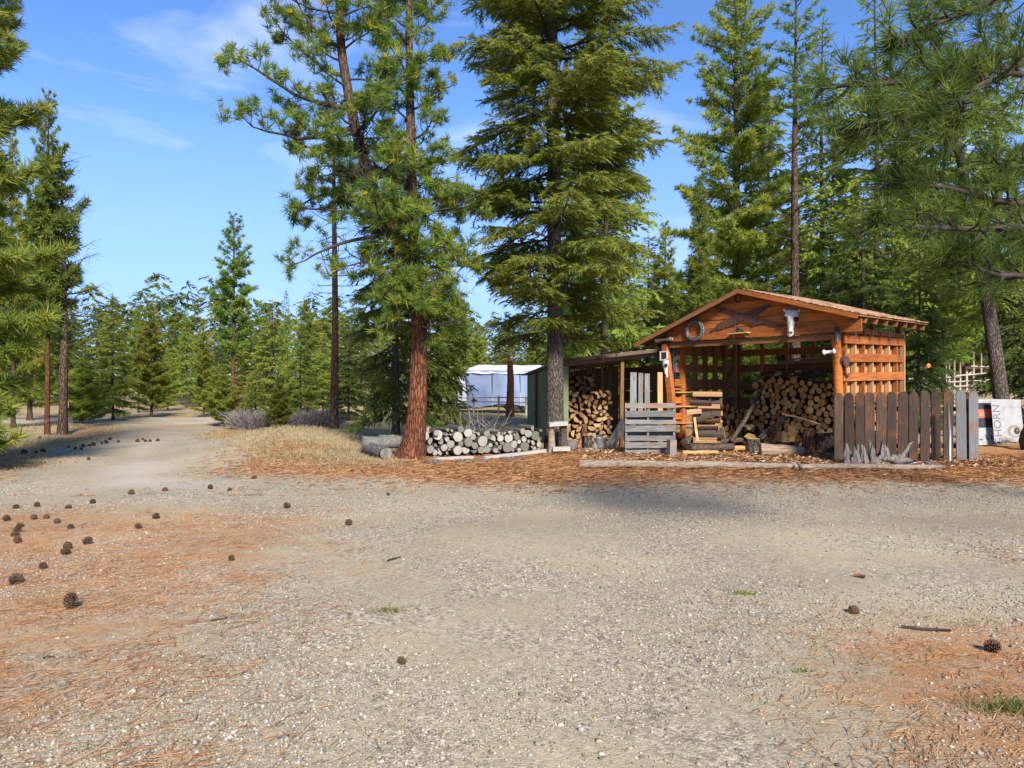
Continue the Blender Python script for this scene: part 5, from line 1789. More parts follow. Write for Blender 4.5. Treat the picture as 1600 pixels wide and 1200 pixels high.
# jumble of branches and bark on top of the back stack
for k in range(14):
    x0 = .9 + 2.2 * random.random(); z0 = 1.78 + .06 * (k % 4)
    P0 = SHED_M @ Vector((x0, 2.5 + .3 * random.random(), z0)); P1 = SHED_M @ Vector((x0 + random.uniform(.3, .8), 2.5 + .35 * random.random(), z0 + random.uniform(-.02, .16)))
    lying_log(P0, P1, random.uniform(.03, .06), .03, "dark %s branch piece, %s of the jumble topping the shed's log stack" % (("lowest", "lower", "upper", "highest")[k % 4], "left" if x0 < 1.6 else "right" if x0 > 2.4 else "middle"), M['log_bark'], M['end_gold'], n=7, seg=4, name="branch_piece", cat="branch")
    COL.objects[-1]["group"] = "branch pieces on top of the shed stack"

# long poles stored under the shed roof along the back
for k, (z, dx) in enumerate(((2.28, 0), (2.24, .1), (2.33, .3))):
    lying_log(SHED_M @ Vector((1.3 + dx, 2.85 - .08 * k, z - .06)), SHED_M @ Vector((4.1, 2.8 - .08 * k, z + .03)), .025, .02, ["thin pole stored across the back wall, lowest", "thin pole stored across the back wall, nearest", "thin pole stored across the back wall, uppermost"][k], M['log_skin'], M['end_gold'], n=7, name="pole", cat="pole")

# ------------------------------------------------------------------ pallet, boards, bench, bucket
p = ground_at(1015, 17.05)
pal = empty("pallet", (p.x, p.y, p.z), .06); tag(pal, "weathered grey wooden pallet standing upright against the left post", "pallet")
for i, z in enumerate((.06, .22, .38, .60, .76, .94, 1.13)):
    w = (.10, .13, .12, .14, .10, .14, .11)[i]
    board("slat", (-.59, -.07, z), (.59, -.07, z + random.uniform(-.008, .008)), w, .022, M['grey_wood'], pal, face=(0, 1, 0))
for x in (-.56, -.05, .56):
    board("stringer", (x, 0, .01), (x, 0, 1.19), .045, .10, M['grey_wood'], pal, face=(0, 1, 0))
for z in (.10, .5, .82, 1.12):
    board("back_slat", (-.59, .07, z), (.59, .07, z), .10, .02, M['grey_wood'], pal, face=(0, 1, 0))
for px0, px1, ty, w, mt, lb in ((988, 992, 582, .15, 'grey_wood', "broad grey board standing behind the pallet, left one"), (1000, 1003, 583, .11, 'grey_wood', "narrower grey board standing behind the pallet, second from left"),
                                (1011, 1013, 584, .12, 'grey_wood', "grey board standing behind the pallet, third from left"), (1032, 1033, 582, .12, 'cedar_pale', "yellowish board standing behind the pallet next to the post")):
    a = ground_at(px0, 17.35); b = at(px1 - 2, ty, 17.75)
    o = board("board", a, b, w, .03, M[mt], None, face=(0, 1, 0)); tag(o, lb, "board")
o = MB().box((0, 0, .19), (.17, .16, .38), taper=.95).build("timber_block", M['grey_wood']); o.location = ground_at(1049, 16.6); o.rotation_euler = (.02, .02, .3)
tag(o, "short grey weathered timber standing at the pallet's right foot", "timber")

# log bench at the fir's foot: two log legs, two boards
p = ground_at(872, 16.95)
be = empty("log_bench", (p.x, p.y, p.z), .05); tag(be, "rough log stand with pale boards at top and foot beside the fir trunk", "stand")
MB().tube([(-.14, 0, 0), (-.15, 0, .35), (-.17, .01, .66)], [.085, .08, .08], 10, jit=.05).build("leg", M['log_skin'], be)
MB().tube([(.14, .02, 0), (.13, .02, .35), (.12, .03, .68)], [.085, .085, .08], 10, jit=.05).build("leg", M['log_bark'], be)
MB().bar((-.22, -.02, .66), (.20, 0, .68), .28, .09, seg=3, jit=.006).build("top_board", M['white_board'], be)
MB().bar((-.14, -.14, .10), (.26, -.13, .11), .09, .10, seg=3, jit=.006).build("foot_board", M['white_board'], be)

p = ground_at(938, 18.3)
bu = empty("bucket", (p.x, p.y, p.z)); tag(bu, "dented galvanised metal bucket in front of the split firewood", "bucket")
MB().lathe([(0.001, .01), (.115, .0), (.125, .08), (.145, .27), (.152, .28), (.148, .29), (.138, .27), (.11, .02), (0.001, .02)], 20).build("pail", M['zinc'], bu)
MB().tube([(.15 * math.cos(a), -.06 - .02 * math.sin(a), .28 - .16 * math.sin(a)) for a in np.linspace(0, math.pi, 9)], .006, 5).build("bail", M['iron'], bu)
p = ground_at(893, 18.2)
o = MB().lathe([(0.001, .0), (.15, .0), (.16, .1), (.145, .24), (.10, .26), (0.001, .25)], 9).build("grey_pail", M['grey_wood']); o.location = p
tag(o, "squat grey tub beside the log stand", "tub")
stump(918, 18.3, .115, .36, "short log standing left of the bucket", 'stump_bark', name="log")
stump(913, 18.45, .07, .62, "thin pale post stump behind the short log", 'stump_red', name="log")
o = board("board", ground_at(931, 18.2) + Vector((0, 0, 0)), ground_at(931, 18.3) + Vector((-.03, .05, .40)), .07, .03, M['grey_wood'], None, face=(0, 1, 0)); tag(o, "short grey board standing against the bucket", "board")
for k, (a, b) in enumerate((((947, 700), (974, 655)), ((956, 701), (977, 662)))):
    o = board("board", at(a[0], a[1], 18.4), at(b[0], b[1], 18.9), .10, .03, M['grey_wood'], None, face=(.4, 1, 0)); tag(o, ["grey plank leaning against the lean-to post, outer one", "grey plank leaning against the lean-to post, inner one"][k], "board")
o = board("board", at(896, 703, 18.1), at(930, 700, 18.2), .12, .04, M['grey_wood'], None); tag(o, "grey plank lying between the tub and the short log", "board")

# ------------------------------------------------------------------ picket fence
fx0 = (1312 - 800) / F * 15.3
fe = empty("picket_fence", (fx0, 15.35, 0), math.radians(0.5)); tag(fe, "short run of dark brown round-topped pickets right of the shed", "fence")
tops = [613, 613, 613, 612, 612, 611, 611, 611, 610, 610, 609, 609, 610]
xs_ = [1312, 1329, 1346, 1361, 1378, 1395, 1413, 1430, 1448, 1466, 1485, 1503, 1523]
for i, (px, tp) in enumerate(zip(xs_, tops)):
    x = (px - 1312) / F * 15.3
    H = EYE + (HORIZON - tp) / F * 15.3
    w = random.uniform(.185, .215) * (1.0 if i < 11 else 1.05)
    hw = w / 2
    poly = [(-hw, 0), (hw, 0), (hw * random.uniform(.96, 1.02), H - .10)] + [(hw * math.cos(a) * (.98), H - .10 + .10 * math.sin(a)) for a in np.linspace(.3, math.pi - .3, 6)] + [(-hw * random.uniform(.96, 1.02), H - .10)]
    # length along the object's own x axis so that the grain runs up the picket
    mb = MB()
    n = len(poly)
    v = [(z, -x_, -.012) for x_, z in poly] + [(z, -x_, .012) for x_, z in poly]
    f = [tuple(range(n)), tuple(range(2 * n - 1, n - 1, -1))] + [(k, n + k, n + (k + 1) % n, (k + 1) % n) for k in range(n)]
    o = mb.add(v, f).build("picket", M['picket'] if i < 11 else M['picket_grey'], fe)
    R_ = Matrix(((0, 1, 0), (0, 0, 1), (1, 0, 0)))       # local x -> up, local y -> -x ... facing the yard
    R_ = Matrix(((0, -1, 0), (0, 0, 1), (1, 0, 0)))
    o.matrix_local = Matrix.Translation((x, random.uniform(-.012, .012) - (.05 if i >= 11 else 0), -.01)) @ Matrix.Rotation(random.uniform(-.012, .012), 4, 'Y') @ R_.to_4x4()
for z in (.34, 1.12):
    board("rail", (-.05, .05, z), (2.9, .05, z - .02), .09, .045, M['picket'], fe, face=(0, 1, 0))
for x in (.0, 1.45, 2.72):
    board("fence_post", (x + .06, .12, -.02), (x + .06, .12, 1.30), .09, .09, M['picket_grey'], fe, face=(0, 1, 0))
p = ground_at(1484, 15.0)
o = MB().tube([(0, 0, -.02), (0, 0, .6), (-.02, .03, 1.20)], .028, 8).build("metal_pole", M['zinc']); o.location = p
tag(o, "thin pale grey pole standing in front of the dark pickets", "pole")

# ---- weathered roots in front of the fence
def root_piece(px, d, w, h, label, seed):
    rr_ = random.Random(seed)
    p = ground_at(px, d)
    n, levels = 30, 8
    tops = [(.78 + .22 * rr_.random()) * (.75 + .35 * math.sin(2 * math.pi * i / n * 2 + seed)) for i in range(n)]
    tops[rr_.randrange(n)] = 1.0
    groove = [rr_.uniform(.78, 1.12) for _ in range(n)]
    v = []
    for lev in range(levels):
        t_ = lev / (levels - 1)
        for i in range(n):
            a = 2 * math.pi * i / n
            r = w * (1.15 - .38 * t_) * groove[i] * (1 + .12 * math.sin(3 * a + 4 * t_ + seed) + rr_.uniform(-.05, .05))
            v.append((r * math.cos(a) + .05 * w * math.sin(5 * t_), r * .75 * math.sin(a), h * t_ * (t_ * tops[i] + (1 - t_) * .6) - .02))
    f = [(l * n + i, l * n + (i + 1) % n, (l + 1) * n + (i + 1) % n, (l + 1) * n + i) for l in range(levels - 1) for i in range(n)]
    # hollow heart
    m = len(v)
    v += [(x * .55, y * .55, z * .55) for x, y, z in v[-n:]]
    f += [((levels - 1) * n + i, (levels - 1) * n + (i + 1) % n, m + (i + 1) % n, m + i) for i in range(n)]
    f.append(tuple(m + i for i in range(n)))
    o = MB().add(v, f).build("weathered_stump", M['drift']); o.location = p
    tag(o, label, "driftwood")


root_piece(1333, 14.85, .17, .44, "dark hollow weathered stump at the left foot of the pickets", 3)
root_piece(1350, 14.75, .09, .42, "slim split weathered stump between the two bigger ones", 5)
root_piece(1370, 14.8, .16, .54, "tall jagged weathered stump in front of the pickets", 8)
root_piece(1386, 14.75, .08, .42, "narrow spiky weathered stump right of the tall jagged one", 11)
p = ground_at(1402, 14.7)
t = empty("root_crown", p); tag(t, "gnarled pale twisted root with one arm pointing up right", "driftwood")
for k, (dx, dz, r) in enumerate(((.36, .44, .032), (-.30, .06, .045), (.30, .03, .05), (-.14, .13, .05), (.08, .12, .07))):
    MB().tube([(0, 0, .08), (dx * .4, -.04, .1 + dz * .4), (dx * .75, .02, .08 + dz * .8), (dx, -.02, .05 + dz)], [.075, r * 1.3, r, r * .7], 8, jit=.18).build("root_arm", M['drift'], t)
M['blue_plastic'] = plain_mat('dusty_blue_plastic', (0.05, 0.07, 0.13), (0.13, 0.16, 0.24), 5.0, .6, .2)
p = ground_at(1428, 14.75)
v, f = [], []
for i in range(9):
    for j in range(5):
        v.append(((i / 8 - .5) * .85 + random.uniform(-.02, .02), (j / 4 - .5) * .35 + random.uniform(-.02, .02), .02 + .035 * abs(math.sin(i * 1.3) * math.cos(j * 1.1)) + random.uniform(0, .01)))
for i in range(8):
    for j in range(4):
        a = i * 5 + j; f.append((a, a + 5, a + 6, a + 1))
o = MB().add(v, f, 0, True).build("plastic_sheet", M['blue_plastic']); o.location = p
so = o.modifiers.new("thick", 'SOLIDIFY'); so.thickness = .006
tag(o, "crumpled dusty blue plastic sheet lying in front of the pickets", "sheet")

# ---- long log on the edge of the yard
a = ground_at(905, 14.15); b = ground_at(1475, 13.85)
lying_log(a + Vector((0, 0, .085)), b + Vector((0, 0, .06)), .085, .05, "long thin barked log lying along the edge of the gravel", M['log_skin'], M['end_grey'], n=12, bend=.035, seg=16)
p = at(1247, 722, 13.8); q = at(1255, 739, 13.4)
tag(MB().tube([q + Vector((0, 0, .02)), q.lerp(p, .5), p], [.055, .04, .025], 7, jit=.2).build("wood_splinter", M['drift']), "pale wood splinter leaning on the long log", "wood piece")

# ------------------------------------------------------------------ fallen slabs left of the leaning pine
lying_log(at(566, 692, 16.3), at(640, 690, 16.7), .155, .14, "big dark grey log slab lying left of the leaning pine", M['slab_grey'], M['end_grey'], n=12, bend=.02)
a = ground_at(567, 16.1); b = ground_at(604, 15.6)
lying_log(a + Vector((0, .4, .13)), b + Vector((0, -.05, .13)), .14, .135, "short log with whitish cut end below the grey slab", M['log_bark_grey'], M['end_grey'], n=14)
lying_log(at(592, 684, 16.9), at(640, 684, 17.1), .07, .06, "pale debarked pole on top of the grey slab", M['drift'], M['end_grey'], n=9)
lying_log(at(655, 664, 16.5), at(682, 676, 16.0), .075, .07, "dark short log sloping on the top left of the grey log pile", M['log_bark'], M['end_grey'], n=10)
stump(702, 17.0, .10, .60, "lilac-grey log chunk on the back of the grey pile", 'stump_bark', .3, name="log")
# white boards under the grey pile
o = board("board", ground_at(680, 15.45) + Vector((0, 0, .045)), ground_at(738, 16.1) + Vector((0, 0, .05)), .09, .07, M['white_board'], None); tag(o, "white board on the ground under the left of the grey pile", "board")
o = board("board", ground_at(756, 15.95) + Vector((0, 0, .05)), ground_at(852, 17.0) + Vector((0, 0, .07)), .09, .07, M['white_board'], None); tag(o, "longer white board on the ground under the right of the grey pile", "board")
# bark slabs and twigs before it
for k, (px, d, L, rz, lb) in enumerate(((742, 15.35, .55, .25, "dark slab of loose bark on the needles before the grey pile"), (727, 15.2, .35, -.2, "smaller piece of loose bark left of the dark slab"), (798, 15.9, .42, .1, "flat grey bark slab on the needles before the fir"), (676, 15.0, .3, .5, "curled bark scrap near the pine's foot"))):
    p = ground_at(px, d)
    mb = MB()
    v = []
    for i in range(6):
        for j in range(4):
            v.append(((i / 5 - .5) * L + random.uniform(-.02, .02), (j / 3 - .5) * .2, .015 + .05 * math.sin(j / 3 * math.pi) + random.uniform(0, .015)))
    f = [(i * 4 + j, i * 4 + 4 + j, i * 4 + 5 + j, i * 4 + 1 + j) for i in range(5) for j in range(3)]
    o = mb.add(v, f).build("bark_slab", M['log_bark_grey']); o.location = p; o.rotation_euler = (0, 0, rz)
    so = o.modifiers.new("thick", 'SOLIDIFY'); so.thickness = .02
    tag(o, lb, "bark")
# brush on the grey pile
tb = Tubes(); rg = np.random.default_rng(5)
for k in range(26):
    s0 = np.array(list(at(722 + 60 * rg.random(), 672, 16.9)))
    s0[2] = .55
    tb.add(curve(s0, [rg.normal() * .9, rg.normal() * .4, .6 + .5 * rg.random()], .35 + .35 * rg.random(), 5, rg, .2), .012, .004, 3)
t = empty("brush_heap", at(745, 676, 16.9)); tag(t, "bare twig brush lying on top of the grey log pile", "brush")
o = link("twigs", tb.mesh("twigs", M['twig_grey']), t); o.matrix_parent_inverse = Matrix.Translation(-Vector(t.location))
# cut stump on the bank
stump(417, 22.3, .17, .20, "small sawn tree stump on the grassy bank")
lying_log(ground_at(408, 21.6) + Vector((0, 0, .06)), ground_at(418, 21.9) + Vector((0, 0, .07)), .05, .05, "short log piece at the foot of the sawn stump", M['log_bark'], M['end_gold'], n=8)

# ------------------------------------------------------------------ white sign boards behind the fence
M['sign_white'] = plain_mat('sign_white', (0.25, 0.244, 0.23), (0.37, 0.362, 0.345), 5.0, .6, .03)
M['sign_black'] = plain_mat('sign_black', (0.012, 0.012, 0.016), (0.03, 0.03, 0.035), 6.0, .6, 0)
M['sign_orange'] = plain_mat('sign_orange_red', (0.52, 0.085, 0.02), (0.62, 0.12, 0.03), 6.0, .6, 0)
M['sign_blue'] = plain_mat('sign_navy', (0.015, 0.03, 0.10), (0.03, 0.05, 0.15), 6.0, .6, 0)
M['sign_sky'] = plain_mat('sign_pale_blue', (0.30, 0.42, 0.55), (0.38, 0.50, 0.62), 6.0, .6, 0)
M['sign_grey'] = plain_mat('sign_grey_print', (0.10, 0.10, 0.11), (0.15, 0.15, 0.16), 6.0, .6, 0)
M['sign_brown'] = plain_mat('sign_brown_print', (0.20, 0.13, 0.095), (0.30, 0.21, 0.16), 9.0, .7, 0)
M['sign_dark'] = plain_mat('sign_dark_print', (0.02, 0.012, 0.01), (0.06, 0.04, 0.03), 9.0, .7, 0)


def text_mesh(body, size, mat, parent, loc, rot, name="lettering", sx=1.0):
    cu = bpy.data.curves.new(name, 'FONT'); cu.body = body; cu.size = size; cu.align_x = 'CENTER'; cu.align_y = 'CENTER'; cu.extrude = .0006
    tmp = bpy.data.objects.new("tmp_text", cu); COL.objects.link(tmp)
    bpy.context.view_layer.update()
    dg = bpy.context.evaluated_depsgraph_get()
    me = bpy.data.meshes.new_from_object(tmp.evaluated_get(dg))
    bpy.data.objects.remove(tmp, do_unlink=True)
    me.materials.clear(); me.materials.append(mat)
    o = bpy.data.objects.new(name, me); COL.objects.link(o); o.parent = parent
    o.matrix_local = Matrix.Translation(loc) @ Matrix.Rotation(math.radians(90), 4, 'X') @ Matrix.Rotation(rot, 4, 'Z') @ Matrix.Diagonal((sx, 1, 1, 1))
    return o


def rect(name, x0, z0, x1, z1, mat, parent, y):
    return MB().box(((x0 + x1) / 2, y, (z0 + z1) / 2), (abs(x1 - x0), .002, abs(z1 - z0))).build(name, mat, parent)


SD_ = 18.9
k = SD_ / F                     # metres per photograph pixel there
p = at(1545, 695, SD_); zb = g(p.x, SD_)
s1 = empty("sign_board", (p.x, SD_, p.z)); tag(s1, "upside-down white sign board with black and orange bands, left of the two behind the fence", "sign")
MB().box((0, 0, 36 * k), (40 * k, .012, 72 * k)).build("panel", M['sign_white'], s1)
rect("black_band", -20 * k, 56 * k, 17 * k, 66 * k, M['sign_black'], s1, -.008)
rect("orange_band", -20 * k, 42.5 * k, 17.5 * k, 55.7 * k, M['sign_orange'], s1, -.008)
rect("black_band", -20 * k, 27 * k, 19 * k, 42.2 * k, M['sign_black'], s1, -.008)
text_mesh("HER", 10.5 * k, M['sign_white'], s1, (-1.5 * k, -.0105, 49 * k), math.pi, sx=.85)
for x0, z0, x1, z1 in ((-9, 18, -8, 24), (-6, 18, -3, 24), (-1, 24, 1, 18), (1, 18, 3, 24), (6, 18, 6.2, 24), (9, 24, 12, 18)):      # faint cropped blue print
    MB().bar((x0 * k, -.008, z0 * k), (x1 * k, -.008, z1 * k), .9 * k, .002, up=(0, 1, 0)).build("print_mark", M['sign_sky'], s1)
for x0, z0, x1, z1 in ((-15, 8, -9, 9.5), (-4, 8, -2, 16), (-2, 8, 2, 10), (5, 8, 7, 15), (7, 8, 10, 10), (12, 8, 14, 16), (14, 12, 18, 16)):   # cropped navy print
    rect("print_mark", x0 * k, z0 * k, x1 * k, z1 * k, M['sign_blue'], s1, -.008)
for x in (-6, 5, 12):
    rect("fold_line", (x - .2) * k, 27 * k, (x + .2) * k, 42 * k, M['sign_grey'], s1, -.0102)
s1.rotation_euler = (math.radians(-9), math.radians(-1.5), math.radians(8))
p = at(1577, 690, SD_ - .16)
s2 = empty("sign_board", (p.x, SD_ - .16, p.z)); tag(s2, "white sign board with sideways grey letters and a brown animal eye, rightmost behind the fence", "sign")
MB().box((0, 0, 33 * k), (50 * k, .012, 66 * k)).build("panel", M['sign_white'], s2)
text_mesh("GHORN", 17.5 * k, M['sign_grey'], s2, (-17 * k, -.008, 26 * k), math.pi / 2, sx=1.0)
def disc(name, cx, cz, rx, rz, mat, y, hole=0):
    n = 20
    mb = MB(); v = []
    for i in range(n):
        a = 2 * math.pi * i / n
        v.append((cx + rx * math.cos(a), y, cz + rz * math.sin(a)))
    mb.add(v, [tuple(range(n))]).build(name, mat, s2)
disc("eye_ring", 10 * k, 16 * k, 11.5 * k, 10 * k, M['sign_brown'], -.0078)
disc("eye_white", 11 * k, 15 * k, 8 * k, 7 * k, M['sign_white'], -.0086)
disc("eye_iris", 14 * k, 16.5 * k, 5 * k, 5.2 * k, M['sign_dark'], -.0094)
disc("eye_glint", 14.5 * k, 17.5 * k, 1.2 * k, .9 * k, M['sign_white'], -.0102)
for x0, z0, x1, z1 in ((-10, 8, -3, 4), (-3, 4, 4, 5), (4, 4, 10, 2), (-6, 2, 2, 1)):
    MB().bar((x0 * k, -.008, z0 * k), (x1 * k, -.008, z1 * k), 1.2 * k, .002, up=(0, 1, 0)).build("print_mark", M['sign_brown'], s2)
rect("fold_line", -25 * k, 53.7 * k, 25 * k, 54.1 * k, M['sign_grey'], s2, -.0076)
s2.rotation_euler = (math.radians(-8), math.radians(1), math.radians(6))
# stone boulder at the right edge
p = ground_at(1616, 18.0)
mb = MB()
v = []; n = 10
for lev, (r, z) in enumerate(((.30, -.05), (.32, .2), (.28, .42), (.2, .55), (.05, .58))):
    for i in range(n):
        a = 2 * math.pi * i / n
        q = r * random.uniform(.85, 1.12); v.append((q * math.cos(a), q * math.sin(a), z))
f = [(l * n + i, l * n + (i + 1) % n, (l + 1) * n + (i + 1) % n, (l + 1) * n + i) for l in range(4) for i in range(n)]
o = mb.add(v, f + [tuple(4 * n + i for i in range(n))], 0, True).build("stump", M['stump_bark']); o.location = p
tag(o, "dark bark stump cut by the right edge beside the eye sign", "stump")

# ------------------------------------------------------------------ covered trailer
M['cover_blue'] = plain_mat('blue_grey_cover', (0.17, 0.225, 0.36), (0.23, 0.285, 0.42), 1.5, .75, .1)
M['cover_white'] = plain_mat('white_cover_top', (0.52, 0.53, 0.57), (0.60, 0.61, 0.65), 1.5, .7, .1)
M['tyre'] = plain_mat('tyre_rubber', (0.02, 0.02, 0.02), (0.045, 0.045, 0.045), 8, .85, .1)
M['glass_dark'] = plain_mat('dark_window', (0.02, 0.022, 0.025), (0.04, 0.045, 0.05), 3, .15, 0)
TD = 42.0
tp = ground_at(728, TD)
tr = empty("travel_trailer", (tp.x, TD, tp.z), .05); tag(tr, "travel trailer under a blue-grey cover with white top, beyond the dry field", "trailer")
LT_, WT = 6.4, 2.3


def cover():
    v, f, m = [], [], []
    nx, nz = 48, 12
    z0, z1 = .42, 2.42
    rg = np.random.default_rng(3)
    # perimeter: left end, front side, right end, back
    per = [(0, WT), (0, .12), (.12, 0), (LT_ - .12, 0), (LT_, .12), (LT_, WT)]
    seg = []
    for a, b, n in ((0, 1, 10), (1, 2, 2), (2, 3, 52), (3, 4, 2), (4, 5, 10)):
        for i in range(n):
            t_ = i / n
            seg.append((per[a][0] + (per[b][0] - per[a][0]) * t_, per[a][1] + (per[b][1] - per[a][1]) * t_))
    seg.append(per[-1])
    n = len(seg)
    for j in range(nz + 1):
        t_ = j / nz
        z = z0 + (z1 - z0) * t_
        for i, (x, y) in enumerate(seg):
            fold = .045 * math.sin(i * .9 + 3.5 * t_ + .8 * math.sin(2.2 * t_ + i * .13)) * (1 - .5 * t_) + .03 * math.sin(i * .31 + 6 * t_)
            dy = -fold if y < .3 else 0
            dx = -fold if x < .3 else fold if x > LT_ - .3 else 0
            hem = .10 * math.sin(i * .23 + 1) * (1 - t_) ** 3
            v.append((x + dx, y + dy, z + hem))
    for j in range(nz):
        for i in range(n - 1):
            f.append((j * n + i, j * n + i + 1, (j + 1) * n + i + 1, (j + 1) * n + i))
    return MB().add(v, f, 0, True).build("cover", M['cover_blue'], tr)


cover()
v, f = [], []
nx, ny = 26, 8
for i in range(nx + 1):
    for j in range(ny + 1):
        x = -.06 + (LT_ + .12) * i / nx; y = -.08 + (WT + .16) * j / ny
        e = min(i, nx - i) / 3; e2 = min(j, ny - j) / 2
        z = 2.36 + .38 * (min(1, e) ** .5) * (min(1, e2) ** .6) + .03 * math.sin(i * 1.1 + j) - (.12 if i == 0 or j == 0 or i == nx or j == ny else 0) - .05 * (i / nx)
        v.append((x, y, z))
for i in range(nx):
    for j in range(ny):
        a = i * (ny + 1) + j; f.append((a, a + ny + 1, a + ny + 2, a + 1))
MB().add(v, f, 0, True).build("cover_top", M['cover_white'], tr)
MB().box((LT_ / 2, WT / 2, 1.35), (LT_ - .3, WT - .3, 1.9)).build("body", M['white_paint'], tr)
MB().prism([(-.5, .55), (.1, .5), (.1, 2.15), (-.42, 2.1)], .3, WT - .3).build("nose", M['white_paint'], tr)
MB().box((-.30, .29, 1.35), (.22, .03, .45)).build("window", M['glass_dark'], tr)
MB().box((-.75, WT / 2, .48), (.9, .12, .1)).build("hitch", M['iron'], tr)
MB().tube([(-.62, WT / 2 - .3, .1), (-.62, WT / 2 - .3, .8)], .14, 12).build("gas_bottle", M['white_paint'], tr)
for x in (2.6, 3.5):
    for y in (.18, WT - .18):
        w = MB().lathe([(.12, -.1), (.33, -.1), (.36, -.06), (.36, .06), (.33, .1), (.12, .1)], 18, (x, y, .36), M=Matrix.Rotation(math.radians(90), 3, 'X')).build("tyre", M['tyre'], tr)
        MB().lathe([(.001, -.08), (.12, -.08), (.19, -.05), (.19, .05), (.12, .08), (.001, .08)], 12, (x, y, .36), M=Matrix.Rotation(math.radians(90), 3, 'X')).build("rim", M['zinc'], w)
for x in (1.5, 3.1, 4.8):
    MB().tube([(x, -.05, .35), (x + .02, -.075, 1.2), (x, -.06, 2.3)], .022, 6).build("strap", M['zinc'], tr)
MB().box((LT_ / 2, WT / 2, .38), (LT_ - .6, WT - .7, .12)).build("chassis", M['iron'], tr)

# ---- rail fence before the trailer
M['pale_rail'] = grain_mat('pale_rail', [(0.3, (0.30, 0.25, 0.19)), (0.7, (0.50, 0.44, 0.35))], vary=.2)
M['yellow_post'] = grain_mat('yellowish_post', [(0.3, (0.30, 0.23, 0.10)), (0.7, (0.46, 0.38, 0.19))], vary=.2)
fd = 37.5
p0 = ground_at(706, fd)
rf = empty("rail_fence", p0); tag(rf, "thin rail fence on posts in front of the covered trailer", "fence")
def rx(px): return (px - 706) / F * fd
for px, h in ((706, .95), (740, .9), (779, 1.05), (822, 1.0)):
    MB().tube([(rx(px), 0, -.05), (rx(px) + .01, 0, h / 2), (rx(px), .01, h)], .055, 8, jit=.05).build("post", M['yellow_post'] if px == 779 else M['pale_rail'], rf)
for z0, z1 in ((.93, .97), (.78, .70)):
    MB().tube([(rx(690), -.05, z0), (rx(760), -.05, (z0 + z1) / 2 + .01), (rx(830), -.05, z1)], .03, 6).build("rail", M['pale_rail'], rf)
MB().box((rx(741), -.07, .80), (.28, .05, .14)).build("gate_latch", M['rust'], rf)
p0 = ground_at(700, 44)
gp = empty("gate_panel", p0); tag(gp, "low rail panel left of the trailer's nose", "fence")
for z in (.2, .45, .7, .95):
    MB().tube([(-.3, 0, z), (1.2, .1, z)], .025, 6).build("rail", M['pale_rail'], gp)
for x in (-.3, 1.2):
    MB().tube([(x, 0 if x < 0 else .1, 0), (x, 0 if x < 0 else .1, 1.05)], .04, 6).build("post", M['pale_rail'], gp)
# broken reddish snag
p = ground_at(797, 36.5)
t = empty("broken_snag", p); tag(t, "reddish broken tree trunk standing in front of the trailer", "snag")
MB().tube([(0, 0, -.05), (0, 0, .8), (.03, 0, 1.8), (.0, 0, 2.5), (.02, 0, 2.75)], [.24, .19, .17, .15, .13], 12, jit=.04, cap=False).build("trunk", M['bark_red'], t)
MB().tube([(-.03, 0, 2.55), (-.05, .02, 2.85), (-.08, 0, 3.10)], [.10, .07, .015], 6, jit=.2).build("splintered_top", M['cedar'], t)

# ---- corral with small shelter on the rise at the right
cd = 44.0
c0 = ground_at(1490, cd)
co = empty("corral", c0); tag(co, "pale pole corral on the rise at the far right", "fence")
def cx_(px): return (px - 1490) / F * cd
def cz_(py): return EYE + (HORIZON - py) / F * cd - c0.z
for px, ty in ((1478, 565), (1483, 568), (1491, 562), (1500, 566), (1521, 550), (1533, 552), (1551, 590)):
    MB().tube([(cx_(px), 0, -.1), (cx_(px) + .02, .02, cz_((ty + 612) / 2)), (cx_(px), 0, cz_(ty))], .055, 7, jit=.05).build("post", M['pale_rail'], co)
for (xa, ya, xb, yb) in ((1400, 592, 1500, 589), (1492, 587, 1552, 582), (1480, 597, 1556, 593), (1478, 604, 1556, 601), (1455, 608, 1520, 601), (1522, 605, 1552, 577), (1516, 572, 1552, 573)):
    MB().tube([(cx_(xa), -.06, cz_(ya)), (cx_((xa + xb) / 2), -.05, cz_((ya + yb) / 2 + .5)), (cx_(xb), -.06, cz_(yb))], .045, 6).build("rail", M['pale_rail'], co)
s0 = ground_at(1536, 49.0)
sh = empty("field_shelter", s0); tag(sh, "small dark open shelter with red-brown roof behind the corral", "shelter")
for x in (-1.1, 1.1):
    for y in (0, 1.6):
        board("post", (x, y, 0), (x, y, 1.45), .12, .12, M['pale_rail'], sh, face=(0, 1, 0))
MB().prism([(-1.35, 1.45), (1.35, 1.45), (1.35, 1.62), (-1.35, 1.62)], -.3, 2.0).build("roof", M['rust'], sh)
for x in (-.55, .55):
    board("brace", (math.copysign(1.1, x), -.02, 1.0), (x, -.02, 1.45), .09, .05, M['pale_rail'], sh, face=(0, 1, 0))
MB().box((0, 1.7, .72), (2.2, .06, 1.44)).build("back_wall", M['old_board'], sh)
# nearer pasture post pair
for px, d, h, mt, lb in ((1511, 27.5, .98, 'yellow_post', "yellowish fence post beyond the pickets"), (1491, 29.0, .8, 'pale_rail', "thin grey fence post left of the yellowish one")):
    p = ground_at(px, d)
    o = MB().tube([(0, 0, -.1), (.01, 0, h / 2), (0, .01, h)], .075 if px == 1511 else .05, 8, jit=.06).build("fence_post", M[mt]); o.location = p
    tag(o, lb, "post")
